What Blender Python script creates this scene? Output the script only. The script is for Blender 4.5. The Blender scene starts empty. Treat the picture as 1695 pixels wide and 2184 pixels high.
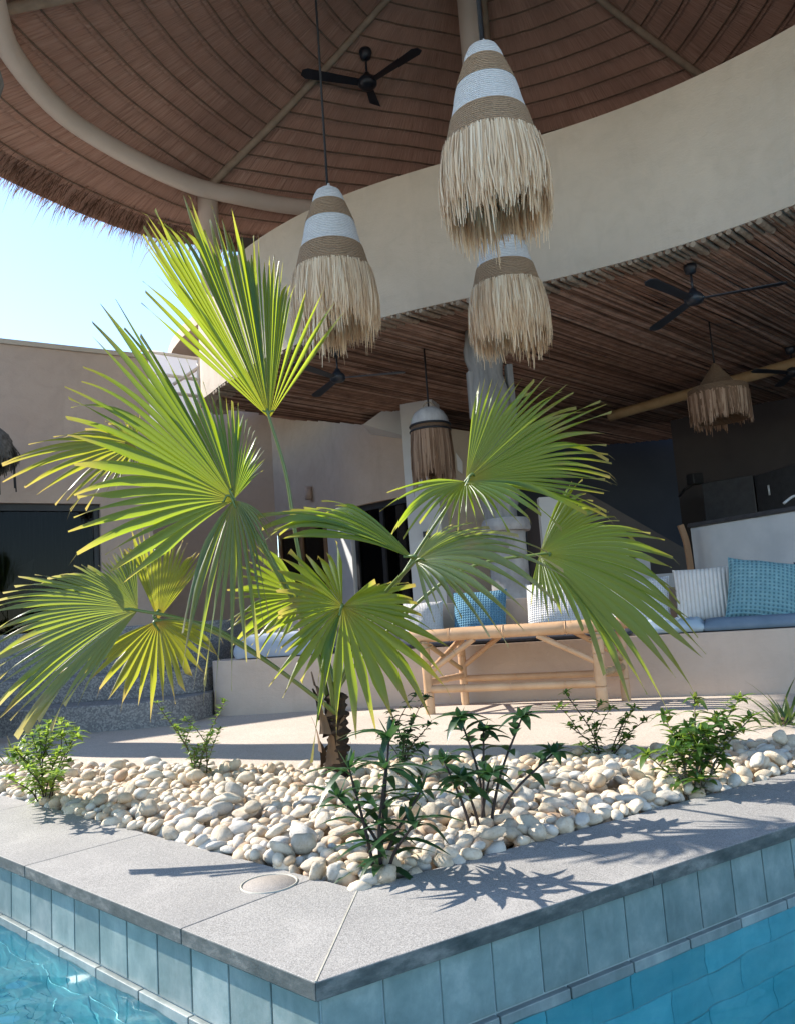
import bpy, math, random
import numpy as np
from mathutils import Vector, Matrix, noise as mnoise
random.seed(7); rng = np.random.default_rng(7)
scene = bpy.context.scene
COL = scene.collection
R = math.radians

# ------------------------------------------------------------------ camera
IW, IH, FOC = 1695.0, 2184.0, 1690.0
PITCH, ROLL, CAMH = R(7.4), R(4.0), 0.6
Fv = np.array([0, math.cos(PITCH), math.sin(PITCH)])
U0 = np.array([0, -math.sin(PITCH), math.cos(PITCH)])
R0 = np.array([1.0, 0, 0])
Rv = math.cos(ROLL)*R0 - math.sin(ROLL)*U0
Uv = math.sin(ROLL)*R0 + math.cos(ROLL)*U0
EYE = np.array([0, 0, CAMH])
def ray(x, y): return Fv + (x-IW/2)/FOC*Rv + (IH/2-y)/FOC*Uv
def onz(x, y, z):
    d = ray(x, y); return EYE + d*(z-CAMH)/d[2]
def ony(x, y, Y):
    d = ray(x, y); return EYE + d*Y/d[1]
cam_d = bpy.data.cameras.new('camera'); cam = bpy.data.objects.new('camera', cam_d); COL.objects.link(cam)
cam.matrix_world = Matrix(((Rv[0], Uv[0], -Fv[0], 0), (Rv[1], Uv[1], -Fv[1], 0), (Rv[2], Uv[2], -Fv[2], CAMH), (0, 0, 0, 1)))
cam_d.sensor_fit = 'VERTICAL'; cam_d.sensor_height = 36; cam_d.lens = FOC/IH*36
cam_d.clip_start = 0.05; cam_d.clip_end = 2000
scene.camera = cam

# ------------------------------------------------------------------ light
SUN_AZ, SUN_EL = R(-65), R(39)
w = bpy.data.worlds.new('World'); scene.world = w; w.use_nodes = True
nt = w.node_tree; nt.nodes.clear()
sky = nt.nodes.new('ShaderNodeTexSky'); sky.sky_type = 'NISHITA'; sky.sun_disc = False
sky.sun_elevation = SUN_EL; sky.sun_rotation = SUN_AZ
sky.air_density = 1.1; sky.dust_density = .15; sky.ozone_density = 3.0
bg = nt.nodes.new('ShaderNodeBackground'); bg.inputs['Strength'].default_value = 0.15
wo = nt.nodes.new('ShaderNodeOutputWorld')
nt.links.new(sky.outputs[0], bg.inputs[0]); nt.links.new(bg.outputs[0], wo.inputs[0])
sd = bpy.data.lights.new('sun', 'SUN'); sd.energy = 4.2; sd.angle = R(0.55); sd.color = (1, .94, .85)
so = bpy.data.objects.new('sun', sd); COL.objects.link(so)
sdir = Vector((math.sin(SUN_AZ)*math.cos(SUN_EL), math.cos(SUN_AZ)*math.cos(SUN_EL), math.sin(SUN_EL)))
so.rotation_euler = sdir.to_track_quat('Z', 'Y').to_euler(); so.location = (-8, 6, 9)
vs = scene.view_settings
vs.view_transform = 'Standard'; vs.look = 'None'; vs.gamma = 1; vs.use_curve_mapping = False; vs.exposure = 1.26

# ------------------------------------------------------------------ materials
def nodes(m):
    m.use_nodes = True; n = m.node_tree; n.nodes.clear(); return n
def N(n, t, **kw):
    o = n.nodes.new(t)
    for k, v in kw.items():
        if k in o.inputs: o.inputs[k].default_value = v
        else: setattr(o, k, v)
    return o
def ramp(n, fac, stops):
    r = n.nodes.new('ShaderNodeValToRGB'); n.links.new(fac, r.inputs[0])
    e = r.color_ramp.elements
    while len(e) < len(stops): e.new(.5)
    for el, (p, c) in zip(e, stops):
        el.position = p; el.color = (*c, 1) if len(c) == 3 else c
    return r.outputs[0]
def g3(v): return (v, v, v)
def coord(n, kind='Object', scale=(1, 1, 1)):
    tc = N(n, 'ShaderNodeTexCoord'); mp = N(n, 'ShaderNodeMapping'); mp.inputs['Scale'].default_value = scale
    n.links.new(tc.outputs[kind], mp.inputs[0]); return mp.outputs[0]
def noise(n, vec, scale, detail=4, rough=.55, dist=0):
    t = N(n, 'ShaderNodeTexNoise'); t.inputs['Scale'].default_value = scale; t.inputs['Detail'].default_value = detail
    t.inputs['Roughness'].default_value = rough; t.inputs['Distortion'].default_value = dist
    n.links.new(vec, t.inputs['Vector']); return t.outputs['Fac']
def mixc(n, fac, a, b, mode='MIX'):
    m = N(n, 'ShaderNodeMix', data_type='RGBA', blend_type=mode)
    for s, v in ((0, fac), (6, a), (7, b)):
        if hasattr(v, 'links') or hasattr(v, 'is_linked'): n.links.new(v, m.inputs[s])
        else: m.inputs[s].default_value = v if s == 0 else (*v, 1)
    return m.outputs[2]
def bump(n, h, strength, dist=.01, prev=None):
    b = N(n, 'ShaderNodeBump'); b.inputs['Strength'].default_value = strength; b.inputs['Distance'].default_value = dist
    n.links.new(h, b.inputs['Height'])
    if prev is not None: n.links.new(prev, b.inputs['Normal'])
    return b.outputs[0]
def principled(n, col, rough=.6, norm=None, spec=.4, **kw):
    p = N(n, 'ShaderNodeBsdfPrincipled')
    if hasattr(col, 'links'): n.links.new(col, p.inputs['Base Color'])
    else: p.inputs['Base Color'].default_value = (*col, 1)
    if hasattr(rough, 'links'): n.links.new(rough, p.inputs['Roughness'])
    else: p.inputs['Roughness'].default_value = rough
    p.inputs['Specular IOR Level'].default_value = spec
    if norm is not None: n.links.new(norm, p.inputs['Normal'])
    for k, v in kw.items(): p.inputs[k].default_value = v
    return p
def out(n, sh):
    o = N(n, 'ShaderNodeOutputMaterial'); n.links.new(sh.outputs[0] if hasattr(sh, 'outputs') else sh, o.inputs[0])
def rough_mat(name, c1, c2, scale=6, detail=6, rough=.7, bscale=None, bstr=.3, bdist=.01, spec=.3, vec='Object', vscale=(1, 1, 1), speck=None, objvar=0):
    m = bpy.data.materials.new(name); n = nodes(m); v = coord(n, vec, vscale)
    f = noise(n, v, scale, detail, .6)
    col = ramp(n, f, [(.3, c1), (.7, c2)])
    if speck:
        sscale, sc, amt = speck
        vo = N(n, 'ShaderNodeTexVoronoi'); vo.inputs['Scale'].default_value = sscale; n.links.new(v, vo.inputs['Vector'])
        sf = ramp(n, vo.outputs['Color'], [(.35, g3(0)), (.75, g3(1))])
        mm = N(n, 'ShaderNodeMath', operation='MULTIPLY'); n.links.new(sf, mm.inputs[0]); mm.inputs[1].default_value = amt
        col = mixc(n, mm.outputs[0], col, sc)
    if objvar:
        oi = N(n, 'ShaderNodeObjectInfo')
        hv = N(n, 'ShaderNodeHueSaturation')
        mr = N(n, 'ShaderNodeMapRange'); mr.inputs[3].default_value = 1-objvar; mr.inputs[4].default_value = 1+objvar
        n.links.new(oi.outputs['Random'], mr.inputs[0]); n.links.new(mr.outputs[0], hv.inputs['Value']); n.links.new(col, hv.inputs['Color'])
        col = hv.outputs[0]
    nb = bump(n, noise(n, v, bscale or scale*6, 5, .65), bstr, bdist)
    out(n, principled(n, col, rough, nb, spec)); return m

M = {}
def plaster(name, c1, c2, streak=.35):
    m = bpy.data.materials.new(name); n = nodes(m); v = coord(n)
    a = noise(n, v, .9, 7, .62, .4); b = noise(n, v, 5.5, 6, .6, .8); st = noise(n, coord(n, 'Object', (5, 5, .35)), 1.3, 5, .6)
    c = ramp(n, a, [(.3, c1), (.7, c2)])
    c = mixc(n, ramp(n, b, [(.45, g3(0)), (.8, g3(.45))]), c, tuple(x*.86 for x in c1))
    c = mixc(n, ramp(n, st, [(.55, g3(0)), (.8, g3(streak))]), c, tuple(x*.78 for x in c1))
    h = noise(n, coord(n, 'Object', (1, 1, 1.8)), 16, 7, .7, 1.2)
    nb = bump(n, h, .35, .012); nb = bump(n, noise(n, v, 3, 4, .5), .35, .04, nb)
    out(n, principled(n, c, .88, nb, .2)); return m
M['plaster'] = plaster('plaster', (.49, .375, .295), (.58, .46, .37))
M['plaster_shade'] = plaster('plaster_grey', (.455, .39, .32), (.54, .465, .385), .3)
M['plaster_pink'] = plaster('plaster_pink', (.45, .345, .285), (.53, .415, .345), .4)
M['white_wall'] = rough_mat('white_wall', (.52, .52, .52), (.6, .6, .6), 1.6, 5, .8, 24, .2, .008)
M['dark_wall'] = rough_mat('dark_wall', (.045, .055, .075), (.06, .07, .09), 1.5, 5, .8, 24, .2, .008)
M['dark_wall2'] = rough_mat('dark_wall_brown', (.06, .052, .055), (.08, .07, .07), 1.5, 5, .8, 24, .2, .008)
M['brown_wall'] = rough_mat('brown_wall', (.1, .085, .08), (.13, .11, .10), 1.5, 5, .8, 24, .2, .008)
M['concrete'] = rough_mat('pale_concrete', (.40, .43, .45), (.55, .57, .58), 2.2, 8, .6, 20, .25, .006)
def coping_mat():
    m = bpy.data.materials.new('granite_coping'); n = nodes(m); v = coord(n)
    c = ramp(n, noise(n, v, 2.5, 6, .6), [(.3, (.27, .257, .243)), (.7, (.37, .35, .326))])
    vo = N(n, 'ShaderNodeTexVoronoi'); vo.inputs['Scale'].default_value = 620; n.links.new(v, vo.inputs['Vector'])
    c = mixc(n, ramp(n, vo.outputs['Color'], [(.40, g3(0)), (.66, g3(.6))]), c, (.10, .098, .095))
    vo2 = N(n, 'ShaderNodeTexVoronoi'); vo2.inputs['Scale'].default_value = 520; n.links.new(coord(n, 'Object', (1.1, .93, 1)), vo2.inputs['Vector'])
    c = mixc(n, ramp(n, vo2.outputs['Color'], [(.62, g3(0)), (.82, g3(.5))]), c, (.52, .5, .47))
    c = mixc(n, ramp(n, noise(n, v, 1.4, 7, .65, .6), [(.46, g3(0)), (.72, g3(.5))]), c, (.2, .19, .18))
    c = mixc(n, ramp(n, noise(n, v, 5, 8, .7, .4), [(.52, g3(0)), (.75, g3(.35))]), c, (.43, .4, .37))
    # darker, patchy tone on the sawn edge
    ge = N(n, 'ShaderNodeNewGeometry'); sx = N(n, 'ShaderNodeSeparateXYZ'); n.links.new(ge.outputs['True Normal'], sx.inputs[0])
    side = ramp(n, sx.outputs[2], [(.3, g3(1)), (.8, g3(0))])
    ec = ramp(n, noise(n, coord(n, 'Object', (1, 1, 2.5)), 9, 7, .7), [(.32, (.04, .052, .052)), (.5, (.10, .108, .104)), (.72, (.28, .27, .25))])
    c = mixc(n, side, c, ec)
    nb = bump(n, noise(n, v, 190, 5, .65), .3, .003)
    out(n, principled(n, c, .7, nb, .35)); return m
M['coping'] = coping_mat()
M['deck'] = rough_mat('aggregate_deck', (.48, .405, .335), (.58, .495, .415), 1.8, 6, .8, 90, .5, .004, .3, speck=(230, (.26, .22, .18), .5))
M['terrazzo'] = rough_mat('terrazzo_step', (.125, .122, .124), (.165, .162, .162), 2.5, 6, .75, 90, .4, .004, .3, speck=(110, (.42, .4, .37), .55))
M['soil'] = rough_mat('planter_soil', (.12, .09, .07), (.2, .16, .12), 9, 6, .95)
M['ground'] = rough_mat('ground_earth', (.2, .16, .12), (.3, .25, .19), 2, 6, .95)
def pebble_mat(name, c1, c2, vein, var):
    m = bpy.data.materials.new(name); n = nodes(m); v = coord(n)
    oi = N(n, 'ShaderNodeObjectInfo'); ad = N(n, 'ShaderNodeVectorMath', operation='ADD'); sc_ = N(n, 'ShaderNodeVectorMath', operation='SCALE'); sc_.inputs['Scale'].default_value = 40
    cb = N(n, 'ShaderNodeCombineXYZ')
    for k in range(3): n.links.new(oi.outputs['Random'], cb.inputs[k])
    n.links.new(cb.outputs[0], sc_.inputs[0]); n.links.new(v, ad.inputs[0]); n.links.new(sc_.outputs[0], ad.inputs[1]); v = ad.outputs[0]
    sc0 = 1.3 if var else 26
    c = ramp(n, noise(n, v, sc0, 6, .6), [(.3, c1), (.7, c2)])
    c = mixc(n, ramp(n, noise(n, v, sc0*2.2, 8, .72, 1.2), [(.53, g3(0)), (.66, g3(.55))]), c, vein)
    c = mixc(n, ramp(n, noise(n, v, sc0*9, 4, .6), [(.6, g3(0)), (.75, g3(.5))]), c, tuple(x*.6 for x in vein))
    if var:
        hv = N(n, 'ShaderNodeHueSaturation'); mr = N(n, 'ShaderNodeMapRange'); mr.inputs[3].default_value = 1-var; mr.inputs[4].default_value = 1+var
        n.links.new(oi.outputs['Random'], mr.inputs[0]); n.links.new(mr.outputs[0], hv.inputs['Value']); n.links.new(c, hv.inputs['Color']); c = hv.outputs[0]
    nb = bump(n, noise(n, v, sc0*6, 7, .7), .4, .08 if var else .003)
    out(n, principled(n, c, .62, nb, .35)); return m
M['pebble'] = pebble_mat('cream_pebble', (.56, .45, .32), (.73, .63, .49), (.44, .32, .2), .18)
M['pebble_grey'] = pebble_mat('grey_pebble', (.47, .43, .37), (.6, .56, .49), (.30, .27, .22), .15)
M['pebble_white'] = pebble_mat('white_pebble', (.58, .52, .44), (.70, .64, .56), (.46, .4, .33), .1)
M['pebble_tan'] = pebble_mat('tan_pebble', (.40, .25, .15), (.55, .39, .26), (.28, .17, .1), .15)
M['bamboo'] = rough_mat('pale_bamboo', (.46, .27, .145), (.6, .39, .23), 7, 6, .45, 30, .15, .004, .45, vscale=(1, 1, 1))
M['old_bamboo'] = rough_mat('old_bamboo', (.3, .2, .1), (.42, .3, .17), 6, 6, .5, 30, .15, .004)
M['driftwood'] = rough_mat('driftwood', (.13, .125, .12), (.33, .315, .3), 9, 8, .85, 22, .7, .012, .2, vscale=(1, 1, .12))
M['stone_base'] = rough_mat('carved_stone', (.2, .185, .18), (.42, .4, .38), 5, 8, .85, 40, .5, .008, .2)
M['wood_brown'] = rough_mat('brown_wood', (.2, .11, .055), (.33, .19, .1), 6, 6, .6, 20, .3, .004, .3, vscale=(1, 1, .15))
M['dark_frame'] = rough_mat('dark_metal_frame', (.02, .021, .024), (.03, .031, .035), 5, 3, .4)
M['fan_black'] = rough_mat('fan_black', (.012, .016, .024), (.02, .025, .035), 6, 3, .38, 40, .05, .002, .5)
M['cable'] = rough_mat('black_cable', (.015, .015, .018), (.025, .025, .03), 30, 2, .6)
M['thatch_edge'] = rough_mat('straw_edge', (.12, .075, .05), (.27, .175, .12), 40, 4, .9, objvar=.1)
M['batten'] = rough_mat('bamboo_batten', (.13, .085, .06), (.24, .165, .115), 9, 4, .8)  # tone darkened to stand for the shadow line at each straw row
M['rafter'] = rough_mat('rafter_bark', (.26, .2, .145), (.38, .3, .22), 8, 5, .75)
M['tube'] = rough_mat('painted_ring_beam', (.58, .51, .43), (.66, .58, .5), 2, 4, .6, 20, .1, .004)
M['counter_top'] = rough_mat('dark_stone_top', (.03, .03, .035), (.05, .05, .055), 12, 4, .3)
M['steel'] = rough_mat('brushed_steel', (.5, .5, .5), (.6, .6, .6), 20, 3, .3)
M['black_plastic'] = rough_mat('black_plastic', (.02, .02, .022), (.03, .03, .032), 20, 2, .4)
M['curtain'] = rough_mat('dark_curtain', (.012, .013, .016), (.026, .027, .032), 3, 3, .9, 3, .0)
M['dry_thatch'] = rough_mat('grey_dry_thatch', (.08, .075, .07), (.2, .19, .175), 30, 4, .95)
M['fibre'] = rough_mat('trunk_fibre', (.022, .016, .013), (.07, .045, .03), 30, 5, .95, 60, .8, .01, .2, vscale=(1, 1, .25))
M['boot'] = rough_mat('petiole_base', (.07, .045, .03), (.22, .14, .085), 14, 5, .8, vscale=(1, 1, .3))
M['stem'] = rough_mat('shrub_stem', (.10, .085, .06), (.17, .14, .10), 30, 4, .8)
M['stem_dark'] = rough_mat('shrub_stem_dark', (.03, .024, .022), (.07, .05, .045), 30, 4, .8)
M['grout'] = rough_mat('grout', (.34, .42, .42), (.44, .52, .52), 12, 4, .9)
M['lid_ring'] = rough_mat('lid_ring', (.38, .355, .29), (.47, .44, .37), 12, 3, .6)
M['reflection_pane'] = rough_mat('pale_reflection', (.3, .27, .25), (.36, .33, .3), 3, 3, .7)
M['mattress'] = rough_mat('blue_grey_cloth', (.13, .18, .23), (.18, .23, .28), 8, 4, .9, 200, .3, .002)
M['tufted'] = rough_mat('tufted_cloth', (.32, .4, .45), (.42, .5, .55), 8, 4, .9, 200, .3, .002)
M['dark_cushion'] = rough_mat('dark_cushion', (.03, .035, .05), (.05, .055, .07), 8, 4, .9)

def tile_mat(name, c1, c2, c3, lo=.8, hi=1.2):
    m = bpy.data.materials.new(name); n = nodes(m)
    a = N(n, 'ShaderNodeAttribute', attribute_name='tile')
    v = coord(n)
    f = noise(n, v, 9, 8, .65)
    f2 = noise(n, coord(n, 'Object', (1, 1, .25)), 26, 5, .6)
    col = ramp(n, f, [(.28, c1), (.5, c2), (.75, c3)])
    col = mixc(n, ramp(n, f2, [(.5, g3(0)), (.8, g3(.5))]), col, c3)
    hv = N(n, 'ShaderNodeHueSaturation')
    mr = N(n, 'ShaderNodeMapRange'); mr.inputs[3].default_value = lo; mr.inputs[4].default_value = hi
    n.links.new(a.outputs['Fac'], mr.inputs[0]); n.links.new(mr.outputs[0], hv.inputs['Value']); n.links.new(col, hv.inputs['Color'])
    nb = bump(n, noise(n, v, 60, 6, .6), .2, .003)
    out(n, principled(n, hv.outputs[0], .35, nb, .5)); return m
M['tile'] = tile_mat('green_stone_tile', (.135, .185, .178), (.21, .268, .256), (.38, .415, .395))
M['ledge_tile'] = tile_mat('ledge_tile', (.15, .18, .17), (.22, .25, .24), (.36, .385, .36))
M['pool_tile'] = tile_mat('pool_floor_tile', (.11, .5, .58), (.165, .6, .67), (.3, .72, .76), .84, 1.12)

def water_mat():
    m = bpy.data.materials.new('pool_water'); n = nodes(m)
    g = N(n, 'ShaderNodeBsdfGlass'); g.inputs['Color'].default_value = (.80, .96, .98, 1); g.inputs['IOR'].default_value = 1.33; g.inputs['Roughness'].default_value = 0
    out(n, g); return m
M['water'] = water_mat()

def glass_mat():
    m = bpy.data.materials.new('dark_glass'); n = nodes(m)
    tr = N(n, 'ShaderNodeBsdfTransparent'); tr.inputs['Color'].default_value = (.3, .31, .33, 1)
    gl = N(n, 'ShaderNodeBsdfGlossy'); gl.inputs['Roughness'].default_value = .02
    fr = N(n, 'ShaderNodeFresnel'); fr.inputs['IOR'].default_value = 1.22
    mx = N(n, 'ShaderNodeMixShader'); n.links.new(fr.outputs[0], mx.inputs[0]); n.links.new(tr.outputs[0], mx.inputs[1]); n.links.new(gl.outputs[0], mx.inputs[2])
    out(n, mx); return m
M['glass'] = glass_mat()
def frosted():
    m = bpy.data.materials.new('frosted_sheet'); n = nodes(m)
    d = principled(n, (.62, .62, .68), .5); t = N(n, 'ShaderNodeBsdfTranslucent'); t.inputs['Color'].default_value = (.75, .75, .82, 1)
    mx = N(n, 'ShaderNodeMixShader'); mx.inputs[0].default_value = .5; n.links.new(d.outputs[0], mx.inputs[1]); n.links.new(t.outputs[0], mx.inputs[2])
    out(n, mx); return m
M['frosted'] = frosted()

def leaf_mat(name, hub, mid, tip, thub, tmid, ttip, rough=.34, spec=.7, mixf=.5, dry=.0):
    m = bpy.data.materials.new(name); n = nodes(m)
    uv = coord(n, 'UV'); s = N(n, 'ShaderNodeSeparateXYZ'); n.links.new(uv, s.inputs[0])
    ob = coord(n); f = noise(n, ob, 14, 4, .6)
    ad = N(n, 'ShaderNodeMath', operation='MULTIPLY_ADD'); n.links.new(f, ad.inputs[0]); ad.inputs[1].default_value = .22; n.links.new(s.outputs[1], ad.inputs[2])
    sb = N(n, 'ShaderNodeMath', operation='SUBTRACT'); n.links.new(ad.outputs[0], sb.inputs[0]); sb.inputs[1].default_value = .11
    c = ramp(n, sb.outputs[0], [(0, hub), (.22, mid), (.78, mid), (.97, tip)])
    t = ramp(n, sb.outputs[0], [(0, thub), (.22, tmid), (.78, tmid), (.97, ttip)])
    if dry:
        big = noise(n, ob, 5.5, 4, .6)
        df = ramp(n, big, [(.60, g3(0)), (.72, g3(dry))])
        c = mixc(n, df, c, (.34, .21, .09)); t = mixc(n, df, t, (.36, .2, .05))
    fine = N(n, 'ShaderNodeTexWave', wave_type='BANDS', bands_direction='X'); fine.inputs['Scale'].default_value = 7; fine.inputs['Distortion'].default_value = .4
    n.links.new(uv, fine.inputs[0])
    nb = bump(n, fine.outputs[1], .12, .002)
    p = principled(n, c, rough, nb, spec)
    tl = N(n, 'ShaderNodeBsdfTranslucent'); n.links.new(t, tl.inputs['Color'])
    mx = N(n, 'ShaderNodeMixShader'); mx.inputs[0].default_value = mixf
    n.links.new(p.outputs[0], mx.inputs[1]); n.links.new(tl.outputs[0], mx.inputs[2]); out(n, mx); return m
M['frond'] = leaf_mat('green_frond', (.12, .17, .02), (.02, .08, .024), (.10, .13, .04), (.52, .55, .03), (.44, .6, .028), (.48, .44, .08))
M['frond_sunlit'] = leaf_mat('sunlit_frond', (.10, .14, .015), (.014, .07, .02), (.12, .13, .03), (.6, .6, .03), (.5, .62, .03), (.6, .58, .08), mixf=.55)  # brighter translucent copy of the green frond, sunlight put into its colour
M['frond_lime'] = leaf_mat('lime_frond', (.15, .17, .02), (.05, .115, .016), (.2, .17, .05), (.55, .48, .03), (.46, .6, .03), (.55, .46, .1), dry=.5)
M['frond_yellow'] = leaf_mat('yellowing_frond', (.28, .19, .03), (.11, .15, .02), (.26, .2, .07), (.6, .42, .04), (.54, .56, .035), (.55, .42, .12), dry=.6)
M['frond_pale'] = leaf_mat('pale_frond', (.13, .15, .035), (.045, .095, .04), (.2, .19, .1), (.5, .5, .05), (.40, .49, .05), (.55, .46, .16), rough=.3, spec=1.0, dry=.6)
M['petiole'] = leaf_mat('petiole_green', (.13, .18, .04), (.13, .18, .04), (.1, .17, .03), (.3, .3, .05), (.3, .3, .05), (.3, .3, .05), mixf=.12)
M['shrub_leaf'] = leaf_mat('shrub_leaf', (.06, .13, .03), (.05, .125, .03), (.07, .14, .035), (.3, .4, .05), (.28, .42, .05), (.42, .38, .07), rough=.4, mixf=.42, dry=.4)
M['dark_leaf'] = leaf_mat('dark_shrub_leaf', (.022, .07, .026), (.018, .06, .024), (.024, .07, .024), (.08, .2, .04), (.07, .18, .04), (.2, .2, .05), rough=.36, mixf=.3, dry=.3)
M['bright_leaf'] = leaf_mat('bright_shrub_leaf', (.09, .18, .04), (.08, .17, .04), (.1, .2, .045), (.45, .6, .08), (.42, .58, .07), (.55, .55, .1), rough=.4, mixf=.45, dry=.35)
M['grass_leaf'] = leaf_mat('strap_leaf', (.1, .13, .04), (.05, .10, .03), (.2, .15, .07), (.3, .3, .08), (.2, .3, .05), (.4, .3, .1), mixf=.35)

def thatch_mat():
    m = bpy.data.materials.new('thatch_straw'); n = nodes(m)
    v = coord(n, 'UV', (1, 1, 1))
    s1 = noise(n, coord(n, 'UV', (70, 3.0, 1)), 1, 5, .65, .3)
    s2 = noise(n, coord(n, 'UV', (18, 2.5, 1)), 1, 4, .6)
    s3 = noise(n, coord(n, 'UV', (.9, 1.2, 1)), 1, 4, .6)
    c = ramp(n, s1, [(.25, (.2, .105, .075)), (.5, (.52, .32, .24)), (.75, (.68, .47, .37))])
    c = mixc(n, ramp(n, s2, [(.42, g3(0)), (.75, g3(.55))]), c, (.5, .27, .2))
    c = mixc(n, ramp(n, s3, [(.35, g3(0)), (.7, g3(.65))]), c, (.33, .2, .155))
    nb = bump(n, s1, .9, .02)
    out(n, principled(n, c, .95, nb, .1)); return m
M['thatch'] = thatch_mat()
def reed_mat():
    m = bpy.data.materials.new('brown_reed'); n = nodes(m)
    a = N(n, 'ShaderNodeAttribute', attribute_name='tile')
    c = ramp(n, a.outputs['Fac'], [(0, (.10, .057, .04)), (.4, (.26, .145, .10)), (.75, (.36, .215, .155)), (1, (.46, .31, .24))])
    f = noise(n, coord(n), 7, 5, .6)
    c = mixc(n, ramp(n, f, [(.4, g3(0)), (.75, g3(.6))]), c, (.06, .035, .025))
    out(n, principled(n, c, .75, None, .25)); return m
M['reed'] = reed_mat()
M['reed_end'] = rough_mat('cut_pole_end', (.2, .15, .11), (.36, .29, .22), 22, 4, .8)

def woven(name, c1, c2, scale, zs, strength):
    m = bpy.data.materials.new(name); n = nodes(m)
    v = coord(n, 'Object', (1, 1, zs))
    f = noise(n, v, scale, 5, .65)
    wv = N(n, 'ShaderNodeTexWave', wave_type='BANDS', bands_direction='Z'); wv.inputs['Scale'].default_value = 24; wv.inputs['Distortion'].default_value = 2.2
    wv.inputs['Detail'].default_value = 3; wv.inputs['Detail Scale'].default_value = 2
    n.links.new(coord(n), wv.inputs[0])
    c = ramp(n, f, [(.3, c1), (.7, c2)])
    c = mixc(n, ramp(n, wv.outputs[1], [(.0, g3(.55)), (.4, g3(0))]), c, tuple(x*.55 for x in c1))
    nb = bump(n, wv.outputs[1], strength, .012); nb = bump(n, f, .5, .008, nb)
    out(n, principled(n, c, .9, nb, .15)); return m
M['jute'] = woven('jute_rope', (.42, .275, .165), (.57, .41, .28), 60, 3, .9)
M['white_rope'] = woven('white_rope', (.62, .62, .62), (.78, .78, .77), 50, 2, .55)
M['cane'] = woven('brown_cane', (.2, .125, .08), (.3, .2, .13), 60, 3, .9)
M['white_cap'] = rough_mat('whitewashed_shell', (.36, .34, .33), (.52, .5, .48), 16, 6, .9, 40, .5, .006, vscale=(1, 1, .3))
def fringe_mat(name, c1, c2, c3):
    m = bpy.data.materials.new(name); n = nodes(m)
    a = N(n, 'ShaderNodeAttribute', attribute_name='tile')
    c = ramp(n, a.outputs['Fac'], [(0, c1), (.5, c2), (1, c3)])
    p = principled(n, c, .85, None, .15); t = N(n, 'ShaderNodeBsdfTranslucent'); n.links.new(c, t.inputs['Color'])
    mx = N(n, 'ShaderNodeMixShader'); mx.inputs[0].default_value = .3; n.links.new(p.outputs[0], mx.inputs[1]); n.links.new(t.outputs[0], mx.inputs[2])
    out(n, mx); return m
M['raffia'] = fringe_mat('raffia', (.58, .41, .26), (.84, .67, .48), (.93, .83, .66))
M['brown_fibre'] = fringe_mat('brown_fibre', (.2, .12, .075), (.36, .23, .155), (.5, .35, .25))
M['grey_straw'] = fringe_mat('greyed_straw', (.05, .045, .04), (.14, .13, .12), (.26, .25, .23))
M['roof_straw'] = fringe_mat('roof_straw', (.12, .07, .05), (.26, .16, .115), (.42, .28, .21))

def knit(name, c1, c2, dark, su, sv, kind):
    m = bpy.data.materials.new(name); n = nodes(m)
    uv = N(n, 'ShaderNodeTexCoord').outputs['UV']; s = N(n, 'ShaderNodeSeparateXYZ'); n.links.new(uv, s.inputs[0])
    def sn(sock, k):
        a = N(n, 'ShaderNodeMath', operation='MULTIPLY'); n.links.new(sock, a.inputs[0]); a.inputs[1].default_value = k*math.pi
        b = N(n, 'ShaderNodeMath', operation='SINE'); n.links.new(a.outputs[0], b.inputs[0])
        c = N(n, 'ShaderNodeMath', operation='ABSOLUTE'); n.links.new(b.outputs[0], c.inputs[0]); return c.outputs[0]
    h = sn(s.outputs[0], su)
    if kind == 'waffle':
        mm = N(n, 'ShaderNodeMath', operation='MULTIPLY'); n.links.new(h, mm.inputs[0]); n.links.new(sn(s.outputs[1], sv), mm.inputs[1]); h = mm.outputs[0]
    f = noise(n, coord(n), 25, 4, .6)
    c = ramp(n, f, [(.3, c1), (.7, c2)])
    if kind == 'waffle': c = mixc(n, ramp(n, h, [(.55, g3(0)), (.85, g3(.8))]), c, dark)
    else: c = mixc(n, ramp(n, h, [(.0, g3(.7)), (.35, g3(0))]), c, dark)
    nb = bump(n, h, .7, -.012 if kind == 'waffle' else .012); nb = bump(n, noise(n, coord(n), 180, 3, .6), .3, .002, nb)
    out(n, principled(n, c, .9, nb, .15)); return m
M['teal_waffle'] = knit('teal_waffle', (.17, .32, .345), (.24, .4, .42), (.06, .15, .185), 17, 17, 'waffle')
M['blue_waffle'] = knit('blue_waffle', (.10, .22, .31), (.14, .28, .37), (.045, .125, .19), 22, 22, 'waffle')
M['white_waffle'] = knit('white_waffle', (.62, .6, .58), (.7, .68, .66), (.42, .4, .4), 26, 26, 'waffle')
M['cream_rib'] = knit('cream_rib', (.66, .6, .53), (.74, .68, .61), (.42, .34, .27), 15, 15, 'rib')
M['grey_cloth'] = rough_mat('grey_blue_cloth', (.3, .34, .4), (.38, .42, .48), 8, 4, .9, 200, .3, .002)

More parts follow.
